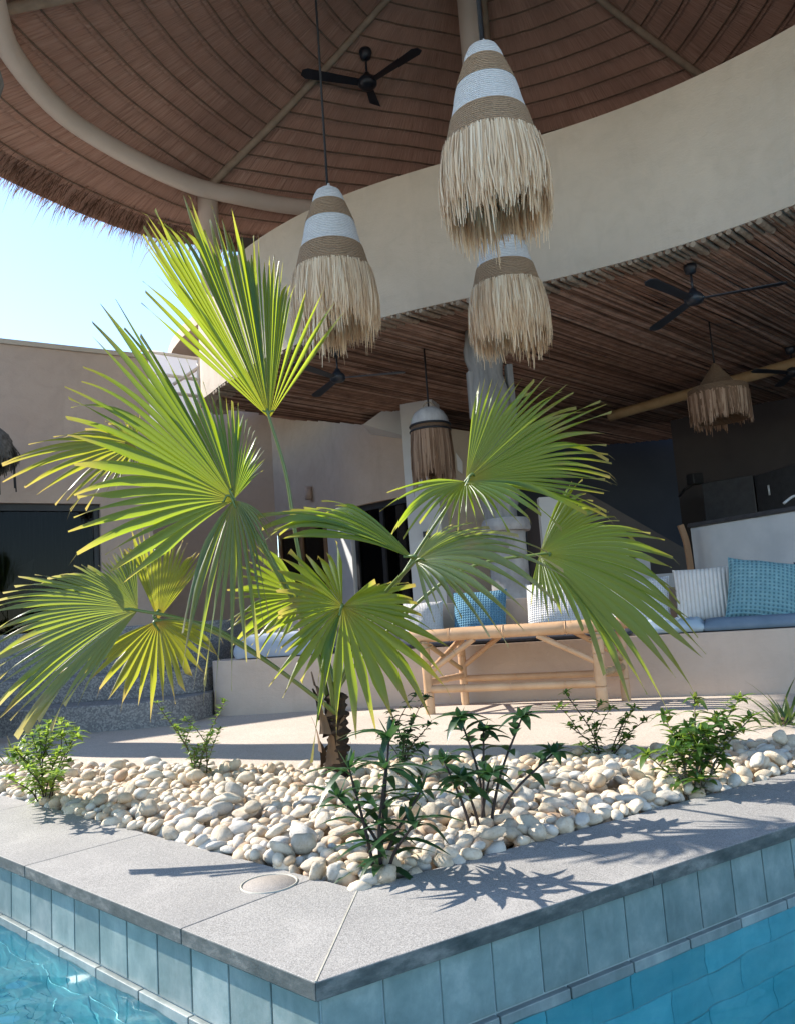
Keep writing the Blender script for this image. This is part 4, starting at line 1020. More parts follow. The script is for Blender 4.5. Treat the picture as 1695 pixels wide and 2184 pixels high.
m = MB(); wall_seg(m, a+nw*.09, b+nw*.09, 0, zt-.07, .012); m.build('glass_pane', M['glass'], fr, smooth=False)
m = MB(); c0 = a+nw*.45; n = 160; A_ = []; B_ = []
for i in range(n+1):
    p = c0+(b-a)*(.35+.65*i/n)+nw*.035*math.sin(i*.8+.6*math.sin(i*.21)); A_.append((*p, .02)); B_.append((*p, zt))
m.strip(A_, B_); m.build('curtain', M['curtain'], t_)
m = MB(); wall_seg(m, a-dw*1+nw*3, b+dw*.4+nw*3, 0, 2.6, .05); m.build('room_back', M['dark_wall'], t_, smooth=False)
q0, q1 = onw(32, 1300), onw(74, 1300); zq = onw(50, 1200)[2]; zq1 = onw(74, 1185)[2]; zq2 = onw(50, 1330)[2]
m = MB(); Q = [onw(32, 1213, -.3), onw(74, 1192, -.3), onw(58, 1262, -.3), onw(44, 1310, -.3), onw(31, 1312, -.3)]
m.add([tuple(p) for p in Q]+[tuple(p+np.r_[nw*.02, 0]) for p in Q], [tuple(range(5)), tuple(range(9, 4, -1))]+[(i, 5+i, 5+(i+1) % 5, (i+1) % 5) for i in range(5)]); m.build('reflection_shape', M['reflection_pane'], t_, smooth=False)  # pale flat shape behind the glass, standing in for a reflection
# glazed canopy
t_ = thing('glazed_canopy', 'small frosted glass canopy with pale metal bars beside the upper left wall', 'canopy', tuple(ony(370, 800, 9.4)))
def gp(x, y): return ony(x, y, 9.3+.0*(y-760))
bars = [((300, 747), (428, 766)), ((312, 794), (432, 811)), ((330, 833), (434, 847)), ((370, 820), (428, 782)), ((424, 764), (426, 905)), ((310, 747), (312, 900))]
m = MB()
for p, q in bars: m.tube([gp(*p), gp(*q)], .022, 6)
m.build('frame', M['tube'], t_)
m = MB(); m.add([tuple(gp(*p)+np.array([0, .03, 0])) for p in ((308, 750), (426, 767), (428, 905), (310, 900))], [(0, 1, 2, 3)]); m.build('pane', M['frosted'], t_, smooth=False)
# straw parasol at left edge
p = ony(-32, 985, 7.0)
t_ = thing('straw_parasol', 'small grey straw parasol with thin hanging rods at the left edge against the pink wall', 'parasol', (p[0], p[1], 0))
m = MB(); m.lathe([(.01, p[2]+.42), (.2, p[2]+.25), (.26, p[2]+.1), (.28, p[2]+.0)], (p[0], p[1], 0), 24); m.build('cone', M['dry_thatch'], t_)
m = MB(); fringe(m, .12, .30, 300, .2, .1, .01, .02, 31); fringe(m, .22, .18, 420, .2, .06, .01, .02, 33); m.v = [(v[0]+p[0], v[1]+p[1], v[2]+p[2]-.03) for v in m.v]; m.build('straw', M['grey_straw'], t_)
for a in np.linspace(0, 6.28, 9)[:-1]:
    m = MB(); m.tube([(p[0]+.27*math.cos(a), p[1]+.27*math.sin(a), p[2]-.26), (p[0]+.25*math.cos(a), p[1]+.25*math.sin(a), p[2]+.06)], .006, 6); m.build('hanging_rod', M['dark_frame'], t_)
m = MB(); m.tube([(p[0], p[1], 0), (p[0], p[1], p[2]+.1)], .03, 10); m.build('pole', M['driftwood'], t_)

# ------------------------------------------------------------------ palm
TY = 3.1
tb = onz(716, 1668, -.02); tt_ = ony(716, 1490, TY)
t_palm = thing('fan_palm', 'young fan palm with broad pleated fronds growing from the pebble bed', 'palm', (tb[0], tb[1], -.05))
m = MB(); P = []; rr_ = []
for i in range(40):
    s = i/39; P.append((tb[0]+.012*math.sin(s*3)+(tt_[0]-tb[0])*s, TY, -.05+s*(tt_[2]+.02+.05))); rr_.append(.044-.006*s+.008*math.sin(i*1.9)+.004*math.sin(i*5.3))
m.tube(P, rr_, 20); m.build('trunk', M['fibre'], t_palm)
for k in range(13):                        # old leaf bases wrapping the trunk
    a = k*2.4; z0 = .02+k*.022; ca, sa = math.cos(a), math.sin(a); r0 = .038-.0004*k; m = MB(); V = []
    for i in range(6):
        s = i/5; r = r0+.004+.03*s*s; w_ = .028*(1-s*.75); z = z0+s*random.uniform(.09, .13)
        V += [(tb[0]+ca*r-sa*w_, TY+sa*r+ca*w_, z), (tb[0]+ca*(r+.012*(1-s)), TY+sa*(r+.012*(1-s)), z+.004), (tb[0]+ca*r+sa*w_, TY+sa*r-ca*w_, z)]
    F = [f for i in range(5) for f in ((3*i, 3*i+1, 3*i+4, 3*i+3), (3*i+1, 3*i+2, 3*i+5, 3*i+4))]
    m.add(V, F); m.build('leaf_base', M['boot'] if k % 3 else M['fibre'], t_palm)
CROWN = np.array([tb[0]+(tt_[0]-tb[0]), TY, tt_[2]-.02])

def frond(hub, tips, mat, nseg, fused=.5, sag=.12, pleat=.7, path=None, rp=.0068, seed=0, jit=.06, wk=1.0, droop=.0, closed=False, label=None, fold=0.0):
    """fan blade: hub and outline tips are (column, row, distance) of real points; tips are joined in order"""
    rg = random.Random(seed)
    H = ony(*hub); T = np.array([ony(*q) for q in tips])
    # resample tip outline by angle length
    dirs = (T-H)/np.linalg.norm(T-H, axis=1)[:, None]
    ang = np.r_[0, np.cumsum([math.acos(max(-1, min(1, float(dirs[i]@dirs[i+1])))) for i in range(len(T)-1)])]
    tot = ang[-1]
    rays = []; nseg = int(nseg*1.35)
    for k in range(nseg):
        a = tot*k/(nseg-1); i = min(np.searchsorted(ang, a, side='right')-1, len(T)-2); i = max(i, 0)
        u = (a-ang[i])/max(1e-6, ang[i+1]-ang[i])
        d = dirs[i]*(1-u)+dirs[i+1]*u; d /= np.linalg.norm(d)
        # segment ends stay near the listed tips, bays between them stay a touch shorter
        L0, L1 = np.linalg.norm(T[i]-H), np.linalg.norm(T[i+1]-H); L_ = (L0*(1-u)+L1*u)*(1.045-jit*rg.random()*1.7)
        rays.append((d, L_))
    NR = 15; rs = np.linspace(.0, 1, NR)
    def pt(k, r):
        d, L_ = rays[k]; hz = math.hypot(d[0], d[1])
        p = H+d*L_*r
        p[2] += sag*L_*(r-r*r)*1.6*(.35+.65*hz)
        return p
    C = np.array([[pt(k, r) for r in rs] for k in range(nseg)])
    Nn = []
    for k in range(nseg):
        a, b = max(0, k-1), min(nseg-1, k+1); n = np.cross(rays[a][0], rays[b][0]); n /= np.linalg.norm(n)+1e-9; Nn.append(n)
    m = MB()
    for k in range(nseg):
        n = Nn[k]; edges = []
        for sgn in (-1, 1):
            j = k+sgn
            E_ = []
            for q, r in enumerate(rs):
                if 0 <= j < nseg: mid = (C[k][q]+C[j][q])/2
                else: mid = C[k][q]+(C[k][q]-C[k-sgn][q])*.5
                lat = mid-C[k][q]
                fz = min(.86, fused*(1.06+.2*rg.uniform(-1, 1)+(.3 if rg.random() < .12 else 0))) if q == 0 else fz
                sc_ = wk if r <= fz else wk*(fz/r)*max(.0, 1-((r-fz)/(1-fz))**1.05)
                if r <= fz: sc_ = min(1, wk) if wk < 1 else 1.0
                w_ = np.linalg.norm(lat)
                E_.append(C[k][q]+lat*sc_-n*pleat*w_*sc_)
            edges.append(E_)
        tw = rg.uniform(-1, 1)*1.1; V = []; UV = []
        dro = (rg.random()**2.5*.13+(.22*rg.random() if rg.random() < .12 else 0))*rays[k][1]
        for q, r in enumerate(rs):
            e = max(0, (r-fused)/(1-fused)); dz = np.array([0, 0, -dro*e*e-droop*rays[k][1]*e*e])
            side = (edges[1][q]-edges[0][q])*.0
            V += [edges[0][q]+dz+n*tw*.012*e, C[k][q]+dz, edges[1][q]+dz-n*tw*.012*e]
            UV += [(k, r), (k+.5, r), (k+1, r)]
        F = [f for q in range(NR-1) for f in ((3*q, 3*q+1, 3*q+4, 3*q+3), (3*q+1, 3*q+2, 3*q+5, 3*q+4))]
        m.add(V, F, UV)
        if rg.random() < .22:             # loose fibre at the tip
            p = V[-2]; q_ = p+(np.array(V[-2])-np.array(V[-5]))*.7+np.array([0, 0, -.02]); wv = np.array([.0012, 0, 0])
            m.add([p-wv, p+wv, q_], [(0, 1, 2)], [(k, 1), (k, 1), (k, 1)])
    fo = m.build('frond', mat, t_palm)
    if label: fo['label'] = label
    P = [CROWN+np.array([rg.uniform(-.02, .02), rg.uniform(-.02, .02), -.06])]+[ony(*q) for q in (path or [])]+[H, H+rays[nseg//2][0]*.04]
    C_ = catmull(np.array(P), 8); m = MB(); m.tube(C_, np.linspace(rp*1.35, rp*.6, len(C_)), 8); m.build('stalk', M['petiole'], fo)
    return fo

frond((575, 892, 3.0), [(628, 590, 3.1), (603, 556, 3.08), (575, 534, 3.06), (545, 510, 3.05), (525, 492, 3.0), (500, 466, 3.0), (475, 455, 3.0), (448, 452, 3.0), (420, 440, 2.97), (395, 432, 2.95), (350, 432, 2.95), (330, 455, 2.92), (305, 493, 2.9), (310, 520, 2.88)],
      M['frond_sunlit'], 23, fused=.72, sag=.02, pleat=1.25, jit=.05, path=[(638, 1180, 3.05), (610, 1010, 3.02)], seed=1, label='tall upright frond, yellow and dark green where the sun comes through its pleats')
frond((575, 892, 3.0), [(360, 560, 2.86), (302, 592, 2.86), (294, 618, 2.85), (298, 642, 2.85)], M['frond_sunlit'], 4, fused=.5, sag=.04, pleat=.9, wk=.8, path=[(638, 1180, 3.05), (610, 1010, 3.02)], rp=.005, seed=41)
frond((575, 892, 3.0), [(655, 612, 3.14), (678, 603, 3.16), (730, 667, 3.2)], M['frond_sunlit'], 3, fused=.5, sag=.03, pleat=.9, wk=.55, path=[(638, 1180, 3.05), (610, 1010, 3.02)], rp=.005, seed=42)
frond((500, 1065, 2.62), [(565, 992, 2.7), (530, 900, 2.7), (512, 850, 2.7), (480, 842, 2.72), (455, 790, 2.72), (430, 800, 2.72), (410, 743, 2.75), (360, 760, 2.75), (310, 713, 2.75), (280, 700, 2.75), (265, 636, 2.75), (225, 638, 2.75), (210, 655, 2.72), (190, 678, 2.7), (180, 704, 2.7), (170, 763, 2.68), (157, 786, 2.66), (152, 868, 2.62)],
      M['frond'], 24, fused=.5, sag=.05, pleat=.85, path=[(690, 1400, 2.95), (590, 1220, 2.75)], seed=2, label='large dark green frond opening to the upper left')
frond((500, 1067, 2.61), [(152, 930, 2.6), (162, 1008, 2.56), (160, 1063, 2.52), (150, 1097, 2.48), (172, 1158, 2.45), (225, 1195, 2.42), (270, 1238, 2.4)],
      M['frond_lime'], 8, fused=.5, sag=.16, pleat=.75, path=[(690, 1400, 2.95), (590, 1220, 2.75)], rp=.005, seed=3)
frond((500, 1068, 2.60), [(392, 1330, 2.36), (403, 1433, 2.34), (427, 1473, 2.34), (450, 1420, 2.33), (470, 1468, 2.32), (492, 1443, 2.32), (517, 1433, 2.33), (540, 1390, 2.35), (560, 1360, 2.36), (566, 1303, 2.38), (568, 1260, 2.4), (562, 1190, 2.45), (600, 1140, 2.5)],
      M['frond_pale'], 12, fused=.45, sag=.34, pleat=.9, path=[(690, 1400, 2.95), (590, 1220, 2.75)], rp=.005, seed=4, label='glossy lower half of the left frond hanging straight down')
frond((290, 950, 3.35), [(300, 880, 3.4), (210, 905, 3.35), (90, 940, 3.3), (-10, 978, 3.25), (-20, 990, 3.2), (4, 1000, 3.2), (22, 1024, 3.2), (44, 1028, 3.2), (72, 1047, 3.2), (100, 1082, 3.2), (119, 1076, 3.2), (127, 1080, 3.2), (148, 1067, 3.2), (164, 1104, 3.2), (232, 1045, 3.25), (248, 1060, 3.25), (272, 1010, 3.3), (301, 1014, 3.3)],
      M['frond_yellow'], 22, fused=.42, sag=.2, pleat=.7, path=[(700, 1440, 3.12), (520, 1100, 3.25)], seed=5, jit=.1, label='yellow green frond at the far left drooping to thin tips')
frond((295, 1302, 2.5), [(285, 1150, 2.6), (250, 1165, 2.58), (220, 1200, 2.55), (150, 1205, 2.5), (60, 1225, 2.45), (0, 1254, 2.42), (-20, 1275, 2.4), (-40, 1310, 2.38), (-50, 1360, 2.35), (-40, 1410, 2.35), (-20, 1450, 2.33), (0, 1500, 2.3), (5, 1535, 2.3), (8, 1566, 2.28), (46, 1535, 2.28), (98, 1527, 2.28), (158, 1498, 2.3)],
      M['frond_pale'], 33, fused=.62, sag=.16, pleat=.8, path=[(690, 1500, 3.0), (560, 1405, 2.8), (420, 1330, 2.6)], seed=6, label='wide pale frond at the lower left with brown dry lower edge')
frond((338, 1322, 2.95), [(440, 1190, 3.0), (420, 1163, 3.0), (380, 1148, 3.0), (345, 1138, 3.0), (300, 1118, 2.98), (282, 1124, 2.95), (262, 1150, 2.95)],
      M['frond_yellow'], 14, fused=.6, sag=.05, pleat=.7, path=[(690, 1500, 3.06), (470, 1345, 3.0)], seed=7, label='yellow upper half of the frond behind the pale lower left frond')
frond((338, 1324, 2.94), [(120, 1440, 2.8), (139, 1458, 2.8), (166, 1442, 2.8), (200, 1468, 2.8), (242, 1488, 2.8), (298, 1500, 2.82), (349, 1500, 2.85), (393, 1476, 2.85), (415, 1440, 2.88), (450, 1420, 2.9), (465, 1350, 2.92)],
      M['frond_yellow'], 13, fused=.58, sag=.12, pleat=.75, path=[(690, 1500, 3.06), (470, 1345, 3.0)], seed=8, label='yellow lower half of the left frond, leaflets hanging in front of the steps')
frond((650, 1275, 3.3), [(560, 1150, 3.3), (520, 1180, 3.3), (490, 1235, 3.3), (500, 1290, 3.25), (482, 1350, 3.25), (530, 1375, 3.25), (590, 1385, 3.25)],
      M['frond_lime'], 14, fused=.55, sag=.1, pleat=.7, path=[(710, 1440, 3.15)], seed=9)
frond((731, 1294, 2.72), [(716, 1136, 2.85), (690, 1165, 2.85), (661, 1180, 2.85), (629, 1186, 2.83), (600, 1150, 2.8), (583, 1213, 2.78), (590, 1268, 2.74), (565, 1310, 2.7), (575, 1346, 2.68), (585, 1388, 2.66), (607, 1394, 2.62), (558, 1503, 2.58), (665, 1442, 2.58), (690, 1462, 2.56), (675, 1560, 2.55), (661, 1600, 2.54), (700, 1575, 2.55), (745, 1590, 2.56), (770, 1600, 2.56), (818, 1600, 2.56), (865, 1501, 2.58), (905, 1478, 2.58), (950, 1458, 2.6), (985, 1482, 2.6), (937, 1330, 2.62), (916, 1292, 2.66), (870, 1280, 2.7), (905, 1250, 2.72), (872, 1241, 2.75), (800, 1240, 2.8)],
      M['frond_lime'], 31, fused=.58, sag=.16, pleat=.65, path=[(722, 1400, 2.95)], seed=10, jit=.12, label='star shaped frond facing the viewer in front of the trunk, leaflets on every side')
frond((884, 1196, 2.55), [(600, 1150, 2.55), (540, 1108, 2.55), (552, 1092, 2.6), (585, 1128, 2.6), (600, 1085, 2.65), (645, 1098, 2.7), (690, 1064, 2.72), (720, 1075, 2.75)],
      M['frond'], 14, fused=.6, sag=.26, pleat=.75, path=[(725, 1420, 3.0), (800, 1290, 2.8)], seed=11, label='folded frond arching over to the left from the centre')
frond((884, 1198, 2.54), [(950, 1120, 2.6), (1060, 1135, 2.5), (1195, 1167, 2.42), (1203, 1187, 2.4), (1222, 1237, 2.36), (1172, 1257, 2.34), (1120, 1308, 2.32), (1092, 1366, 2.32), (1000, 1335, 2.34), (970, 1300, 2.36), (925, 1325, 2.4)],
      M['frond_pale'], 16, fused=.45, sag=.28, pleat=.8, path=[(725, 1420, 3.0), (800, 1290, 2.8)], rp=.005, seed=12, label='glossy frond spreading to the right in front of the sofa')
frond((992, 1026, 2.9), [(1020, 800, 3.0), (1064, 798, 3.0), (1077, 808, 3.0), (1147, 805, 2.98), (1180, 810, 2.95), (1227, 835, 2.95), (1250, 848, 2.92), (1287, 863, 2.9), (1300, 898, 2.88), (1302, 935, 2.86), (1312, 966, 2.84), (1305, 1013, 2.82), (1300, 1030, 2.8), (1298, 1043, 2.8), (1290, 1083, 2.78)],
      M['frond_lime'], 24, fused=.55, sag=.06, pleat=.8, path=[(735, 1430, 3.08), (880, 1190, 3.0)], seed=13, label='bright frond fanning to the upper right in front of the driftwood pillar')
frond((992, 1027, 2.9), [(1240, 1080, 2.76), (1152, 1096, 2.74), (1098, 1120, 2.72), (1065, 1104, 2.72), (1037, 1114, 2.72), (1012, 1114, 2.72), (990, 1124, 2.72), (950, 1130, 2.74), (887, 1120, 2.78), (848, 1127, 2.8), (800, 1068, 2.85), (830, 1050, 2.86)],
      M['frond'], 15, fused=.38, sag=.14, pleat=.75, path=[(735, 1430, 3.08), (880, 1190, 3.0)], rp=.005, seed=14)
frond((1150, 1182, 2.9), [(1222, 1018, 3.0), (1245, 1027, 2.98), (1269, 1076, 2.95), (1330, 1105, 2.9), (1422, 1160, 2.82), (1420, 1180, 2.8), (1457, 1232, 2.76), (1455, 1262, 2.74), (1487, 1325, 2.7), (1507, 1362, 2.68), (1493, 1396, 2.66), (1444, 1438, 2.66), (1427, 1454, 2.66), (1387, 1478, 2.66), (1352, 1474, 2.67), (1317, 1424, 2.68), (1270, 1370, 2.7), (1207, 1315, 2.74), (1177, 1312, 2.76), (1132, 1284, 2.8)],
      M['frond'], 28, fused=.64, sag=.22, pleat=.5, path=[(740, 1440, 3.12), (960, 1230, 3.05)], seed=15, label='wide green frond drooping to the right over the sofa')
# two bare new stalks
for pts in ([(700, 1480, 3.06), (640, 1400, 2.98), (560, 1405, 2.9)],):
    pass

# ------------------------------------------------------------------ shrubs
def leaf_blade(m, base, d, up, L_, W_, curl=.25, fold=.3, n=5, t=0.0, tw=0):
    d = np.array(d, float); d /= np.linalg.norm(d); up = np.array(up, float); s = np.cross(d, up); s /= np.linalg.norm(s)+1e-9; u = np.cross(s, d)
    V = []; UV = []
    for i in range(n+1):
        q = i/n; c = base+d*L_*q-u*curl*L_*q*q*1.0; w_ = W_*math.sin(math.pi*min(1, q**.75*.97+.02))**.85
        V += [c-s*w_+u*fold*w_, c, c+s*w_+u*fold*w_]; UV += [(0, q), (.5, q), (1, q)]
    F = [f for q in range(n) for f in ((3*q, 3*q+1, 3*q+4, 3*q+3), (3*q+1, 3*q+2, 3*q+5, 3*q+4))]
    m.add(V, F, UV, t)
def shrub(label, base, stems, leafmat, stemmat, L_, W_, step, start=.35, topn=6, seed=0, droop=.35, rs=.006, thin=1.0, sub=0, z0=-.03):
    """stems: list of (column, row, distance) tip points"""
    rg = random.Random(seed); B = ony(*base) if len(base) == 3 else onz(base[0], base[1], 0)
    t_ = thing('shrub', label, 'shrub', (B[0], B[1], z0), 'young shrubs planted in the pebble bed')
    for si, tp in enumerate(stems):
        T = ony(*tp); b0 = B+np.array([rg.uniform(-.02, .02), rg.uniform(-.02, .02), -.05]); out_ = (T-b0); 
        mid = b0+out_*.45+np.array([-out_[0]*.12, -out_[1]*.12, .06*np.linalg.norm(out_)])+np.array([rg.uniform(-.012, .012)]*3)
        C = catmull(np.array([b0, mid, T]), 10); m = MB(); m.tube(C, np.linspace(rs, rs*.45, len(C)), 7)
        st = m.build('stem', stemmat, t_)
        paths = [(C, start)]
        for _ in range(sub):
            k = rg.randint(8, 16); q = C[k]; a = rg.uniform(0, 6.28); e = q+np.array([math.cos(a)*.06, math.sin(a)*.06, rg.uniform(.05, .1)])*rg.uniform(.8, 1.5)
            C2 = catmull(np.array([q, (q+e)/2+np.array([0, 0, .01]), e]), 6); mm = MB(); mm.tube(C2, np.linspace(rs*.55, rs*.3, len(C2)), 6); mm.build('twig', stemmat, st); paths.append((C2, .25))
        m = MB()
        for C_, s0 in paths:
            seg = np.r_[0, np.cumsum(np.linalg.norm(np.diff(C_, axis=0), axis=1))]; tot = seg[-1]; s = tot*s0; a0 = rg.uniform(0, 6.28)
            while s < tot*.98:
                p = np.array([np.interp(s, seg, C_[:, j]) for j in range(3)])
                for a in (a0, a0+math.pi):
                    if rg.random() > .92: continue
                    f = s/tot; el = .15+.5*f+rg.uniform(-.2, .2); aa = a+rg.uniform(-.3, .3)
                    d = (math.cos(aa)*math.cos(el), math.sin(aa)*math.cos(el), math.sin(el))
                    leaf_blade(m, p, d, (0, 0, 1), L_*rg.uniform(.7, 1.15)*(.75+.25*f), W_*rg.uniform(.8, 1.15), droop*rg.uniform(.5, 1.5), .3)
                a0 += math.pi/2+rg.uniform(-.3, .3); s += step*rg.uniform(.8, 1.2)
            p = C_[-1]
            for k in range(topn):
                a = k*2.4+a0; el = rg.uniform(.0, .75); d = (math.cos(a)*math.cos(el), math.sin(a)*math.cos(el), math.sin(el))
                leaf_blade(m, p, d, (0, 0, 1), L_*rg.uniform(.55, 1.1), W_*rg.uniform(.75, 1.1), droop*rg.uniform(.4, 1.4), .3)
            for k in range(3):
                a = k*2.1+a0; d = (math.cos(a)*.4, math.sin(a)*.4, 1); leaf_blade(m, p, d, (math.cos(a), math.sin(a), .2), L_*.45, W_*.6, -.1, .3)
        m.build('leaves', leafmat, t_)
    return t_
shrub('bright green leafy shrub at the left edge by the steps, tallest leaves pale', (95, 1712), [(35, 1600, 2.75), (70, 1570, 2.9), (105, 1545, 2.8), (130, 1600, 2.7), (165, 1560, 2.85), (60, 1640, 2.65), (125, 1650, 2.62), (20, 1660, 2.8)], M['bright_leaf'], M['stem_dark'], .045, .0105, .02, .25, 5, 1, .4, .0032, sub=2)
shrub('small grey green V shaped shrub before the steps, two upright sprays of tiny leaves', (430, 1660), [(335, 1500, 3.3), (375, 1550, 3.2), (480, 1495, 3.35), (455, 1560, 3.25), (440, 1590, 3.2), (415, 1600, 3.2)], M['shrub_leaf'], M['stem'], .034, .0085, .015, .22, 4, 2, .4, .004, sub=1)
shrub('dark shrub nearest the coping corner with long narrow leaves and black stems', (815, 1868), [(745, 1640, 1.95), (722, 1700, 2.0), (830, 1570, 1.98), (822, 1640, 1.9), (895, 1690, 1.95), (880, 1760, 1.85)], M['dark_leaf'], M['stem_dark'], .115, .0115, .046, .25, 6, 3, .55, .0055)
shrub('dark glossy shrub with bare arching stems and drooping leaf tufts right of centre', (1020, 1778), [(945, 1620, 2.25), (980, 1530, 2.35), (1030, 1560, 2.3), (1112, 1530, 2.35), (1180, 1605, 2.3), (1045, 1650, 2.2), (985, 1660, 2.15)], M['dark_leaf'], M['stem_dark'], .075, .0165, .03, .72, 9, 4, .55, .0055)
shrub('small round leaved dark shrub just right of the palm trunk', (860, 1640), [(835, 1520, 3.0), (880, 1530, 2.95), (915, 1545, 2.95), (900, 1590, 2.9), (860, 1570, 2.95)], M['dark_leaf'], M['stem_dark'], .04, .0125, .028, .2, 5, 5, .5, .0035, sub=1)
shrub('thin twiggy shrub at the back of the bed below the right table leg', (1285, 1622), [(1205, 1478, 3.2), (1215, 1550, 3.1), (1265, 1555, 3.1), (1330, 1540, 3.1), (1375, 1535, 3.15), (1340, 1575, 3.05), (1240, 1590, 3.05)], M['shrub_leaf'], M['stem_dark'], .045, .009, .022, .35, 5, 6, .45, .0035, sub=1)
shrub('full green leafy shrub on the right edge of the pebble bed', (1478, 1700), [(1415, 1525, 2.65), (1480, 1490, 2.7), (1530, 1530, 2.65), (1575, 1490, 2.7), (1600, 1530, 2.65), (1560, 1560, 2.6), (1450, 1570, 2.6), (1380, 1610, 2.6), (1510, 1600, 2.55), (1540, 1620, 2.55), (1430, 1620, 2.5)], M['shrub_leaf'], M['stem'], .06, .012, .025, .4, 6, 7, .5, .004, sub=1)
# strappy lily clumps
def clump(label, px, py, n, L_, W_, seed, tall=1.0):
    rg = random.Random(seed); B = onz(px, py, 0); t_ = thing('strappy_plant', label, 'plant', (B[0], B[1], -.03)); m = MB()
    for k in range(n):
        a = rg.uniform(0, 6.28); el = rg.uniform(.35, 1.35)*tall; d = (math.cos(a)*math.cos(el), math.sin(a)*math.cos(el), math.sin(el))
        leaf_blade(m, B+np.array([rg.uniform(-.03, .03), rg.uniform(-.03, .03), -.03]), d, (0, 0, 1), L_*rg.uniform(.6, 1.1), W_, rg.uniform(.3, .8), .4, 8)
    m.build('leaves', M['grass_leaf'], t_)
    m = MB(); m.tube([B+np.array([0, 0, -.05]), B+np.array([0, 0, .03])], [.02, .012], 8); m.build('crown', M['boot'], t_); return t_
clump('strappy green lily clump at the right edge in front of the sofa', 1672, 1545, 46, .26, .006, 1)
clump('dry strappy plant at the left edge under the frond tip', 25, 1640, 40, .22, .006, 2)
clump('small reddish strappy seedling beside the palm trunk', 905, 1660, 16, .16, .006, 3)

# ------------------------------------------------------------------ pebbles
def pebble_mesh(i):
    import bmesh
    bm = bmesh.new(); bmesh.ops.create_icosphere(bm, subdivisions=3, radius=1)
    rg = random.Random(100+i); o = Vector((rg.uniform(-9, 9), rg.uniform(-9, 9), rg.uniform(-9, 9))); q = rg.uniform(1.0, 1.35)
    for v in bm.verts:
        d = v.co.normalized(); k = 1+.24*mnoise.noise(d*1.15+o)+.09*mnoise.noise(d*2.4+o)+.02*mnoise.noise(d*6+o)
        v.co = Vector((d.x*k, d.y*k*(.82+.1*math.sin(i)), d.z*k*(.52+.14*math.cos(i*1.7))))
    for f in bm.faces: f.smooth = True
    me = bpy.data.meshes.new('pebble'); bm.to_mesh(me); bm.free(); return me
PM = [pebble_mesh(i) for i in range(14)]
for me in PM: me.materials.append(M['pebble'])
PMV = []
for k in ('pebble_grey', 'pebble_white', 'pebble_tan'):
    for i in range(4):
        me = PM[i*3 % 14].copy(); me.materials.clear(); me.materials.append(M[k]); PMV.append((k, me))
bed_poly = [INNER, A0+dR*2.7+nR*WR, bedBR+np.array([.45, .03]), bedBR, bedB2, bedB1, bedBL, bedBL+np.array([-.5, .3]), A0+dL*2.45+nL*WL]
def inside(p, poly):
    c = False; n = len(poly)
    for i in range(n):
        a, b = poly[i], poly[(i+1) % n]
        if (a[1] > p[1]) != (b[1] > p[1]) and p[0] < (b[0]-a[0])*(p[1]-a[1])/(b[1]-a[1])+a[0]: c = not c
    return c
BP = np.array(bed_poly); mn, mx = BP.min(0), BP.max(0)
stones = []                                # x, y, z, r
grid = {}
def near(x, y):
    gx, gy = int(x//.08), int(y//.08)
    for i in range(gx-1, gx+2):
        for j in range(gy-1, gy+2):
            yield from grid.get((i, j), ())
rg = random.Random(5)
def edge_dist(p):
    best = 9
    for i in range(len(BP)):
        a, b = BP[i], BP[(i+1) % len(BP)]; ab = b-a; t = max(0, min(1, ((p-a)@ab)/(ab@ab))); best = min(best, np.linalg.norm(p-a-ab*t))
    return best
def drop(count, rmin, rmax, zbase, over=.62, margin=.6, maxz=.05):
    k = 0; tries = 0
    while k < count and tries < count*14:
        tries += 1
        p = np.array([rg.uniform(mn[0], mx[0]), rg.uniform(mn[1], mx[1])])
        if not inside(p, bed_poly): continue
        r = rmin+(rmax-rmin)*rg.random()**1.5
        if edge_dist(p) < r*margin: continue
        z = zbase+r*.5; ok = True
        for (x2, y2, z2, r2) in near(p[0], p[1]):
            d = math.hypot(p[0]-x2, p[1]-y2); R_ = (r+r2)*.8
            if d < R_*.45 and abs(z-z2) < .015: ok = False; break
            if d < R_: z = max(z, z2+math.sqrt(max(0, R_*R_-d*d))*over*.8)
        if not ok or z > maxz: continue
        stones.append((p[0], p[1], z, r)); grid.setdefault((int(p[0]//.08), int(p[1]//.08)), []).append(stones[-1]); k += 1
drop(1400, .027, .041, -.07, margin=.3); drop(2600, .024, .040, -.068, maxz=.008, margin=.3); drop(3000, .018, .038, -.065, maxz=.022, margin=.15)
# stones that show largest become objects, the rest one mass
def apparent(s):
    d = np.array(s[:3])-EYE; k = d@Fv; x = IW/2+FOC*(d@Rv)/k; 
    if x < -20 or x > IW+20: return 0
    return s[3]/k
hide = np.array([s[2] for s in stones])
vis = []
for i, s in enumerate(stones):
    cover = sum(1 for o in near(s[0], s[1]) if o[2] > s[2]+.008 and math.hypot(o[0]-s[0], o[1]-s[1]) < s[3]*.9)
    vis.append((apparent(s)*(1 if cover == 0 else .62 if cover == 1 else .2), i))
vis.sort(reverse=True); chosen = set(i for _, i in vis[:292])
def placement(s):
    e = (rg.gauss(0, .38), rg.gauss(0, .38), rg.uniform(0, 6.28)); st = rg.uniform(.9, 1.22)
    return e, (s[3]*st, s[3]/st*.98, s[3]*rg.uniform(.88, 1.12))
LAB = {'pebble': 'smooth cream pebble lying in the planter bed', 'pebble_grey': 'grey beige pebble lying among the cream pebbles', 'pebble_white': 'chalky white pebble lying among the cream pebbles', 'pebble_tan': 'tan brown pebble lying among the cream pebbles'}
rest = MB(); first = None
restv = []; restf = []; off = 0; restm = []
cache = {}
for me in PM:
    v = np.array([tuple(q.co) for q in me.vertices]); cache[me.name] = (v, [tuple(p.vertices) for p in me.polygons])
import mathutils
lowres = []
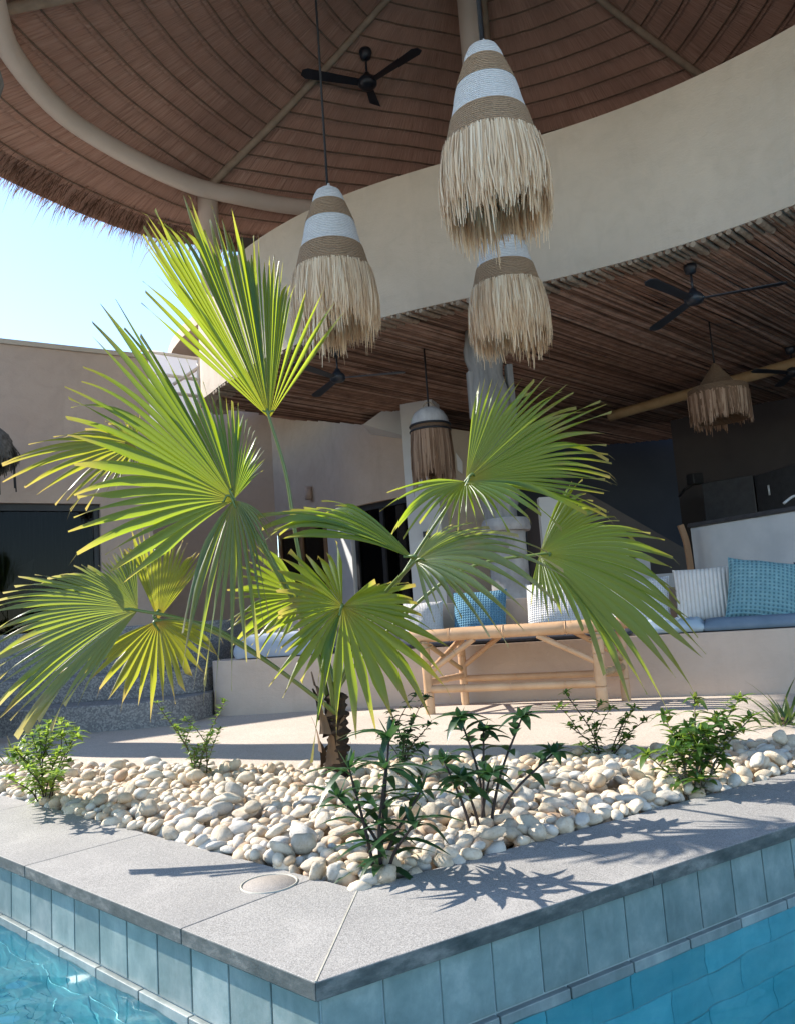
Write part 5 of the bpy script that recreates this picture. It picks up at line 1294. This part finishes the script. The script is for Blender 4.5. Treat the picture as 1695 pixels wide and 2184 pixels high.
for i in range(6):
    import bmesh
    bm = bmesh.new(); bmesh.ops.create_icosphere(bm, subdivisions=2, radius=1)
    o = Vector((i*3.3, 1, 2))
    for v in bm.verts:
        d = v.co.normalized(); k = 1+.17*mnoise.noise(d*1.1+o); v.co = Vector((d.x*k, d.y*k*.88, d.z*k*.66))
    lowres.append((np.array([tuple(v.co) for v in bm.verts]), [tuple(v.index for v in f.verts) for f in bm.faces])); bm.free()
mats_rest = [pebble_mat(*q, 0) for q in (('bed_cream', (.56, .45, .32), (.73, .63, .49), (.44, .32, .2)), ('bed_grey', (.47, .43, .37), (.6, .56, .49), (.30, .27, .22)), ('bed_white', (.58, .52, .44), (.70, .64, .56), (.46, .4, .33)), ('bed_tan', (.40, .25, .15), (.55, .39, .26), (.28, .17, .1)), ('bed_light', (.56, .45, .33), (.7, .6, .47), (.42, .31, .2)), ('bed_warm', (.46, .34, .22), (.6, .48, .34), (.36, .24, .14)))]
for i, s in enumerate(stones):
    e, sc3 = placement(s); u = rg.random(); kind = 'pebble' if u < .72 else 'pebble_grey' if u < .88 else 'pebble_white' if u < .965 else 'pebble_tan'
    if i in chosen:
        me = PM[rg.randrange(14)] if kind == 'pebble' else rg.choice([mm for kk, mm in PMV if kk == kind])
        if first is None:
            o = bpy.data.objects.new('pebble', me); first = o
        else: o = first.copy(); o.data = me
        COL.objects.link(o); o.location = s[:3]; o.rotation_euler = e; o.scale = sc3
        tag(o, LAB[kind], 'pebble', {'pebble': 'cream pebbles in the bed', 'pebble_grey': 'grey pebbles in the bed', 'pebble_white': 'white pebbles in the bed', 'pebble_tan': 'tan pebbles in the bed'}[kind])
    else:
        v, f = lowres[rg.randrange(6)]; Mx = np.array(mathutils.Euler(e).to_matrix()); P = (v*np.array(sc3))@Mx.T+np.array(s[:3])
        mi = {'pebble': rg.choice((0, 4, 5)), 'pebble_grey': 1, 'pebble_white': 2, 'pebble_tan': 3}[kind]
        rest.add(P, f, mi=mi)
tag(rest.build('pebble_bed', mats_rest), 'mass of small cream pebbles filling the rest of the planter bed', 'pebbles', kind='stuff')

# render settings that belong to the scene
scene.cycles.use_denoising = True
scene.cycles.max_bounces = 10; scene.cycles.diffuse_bounces = 5; scene.cycles.glossy_bounces = 4; scene.cycles.transmission_bounces = 6; scene.cycles.transparent_max_bounces = 12
scene.cycles.caustics_reflective = False
scene.cycles.sample_clamp_indirect = 6
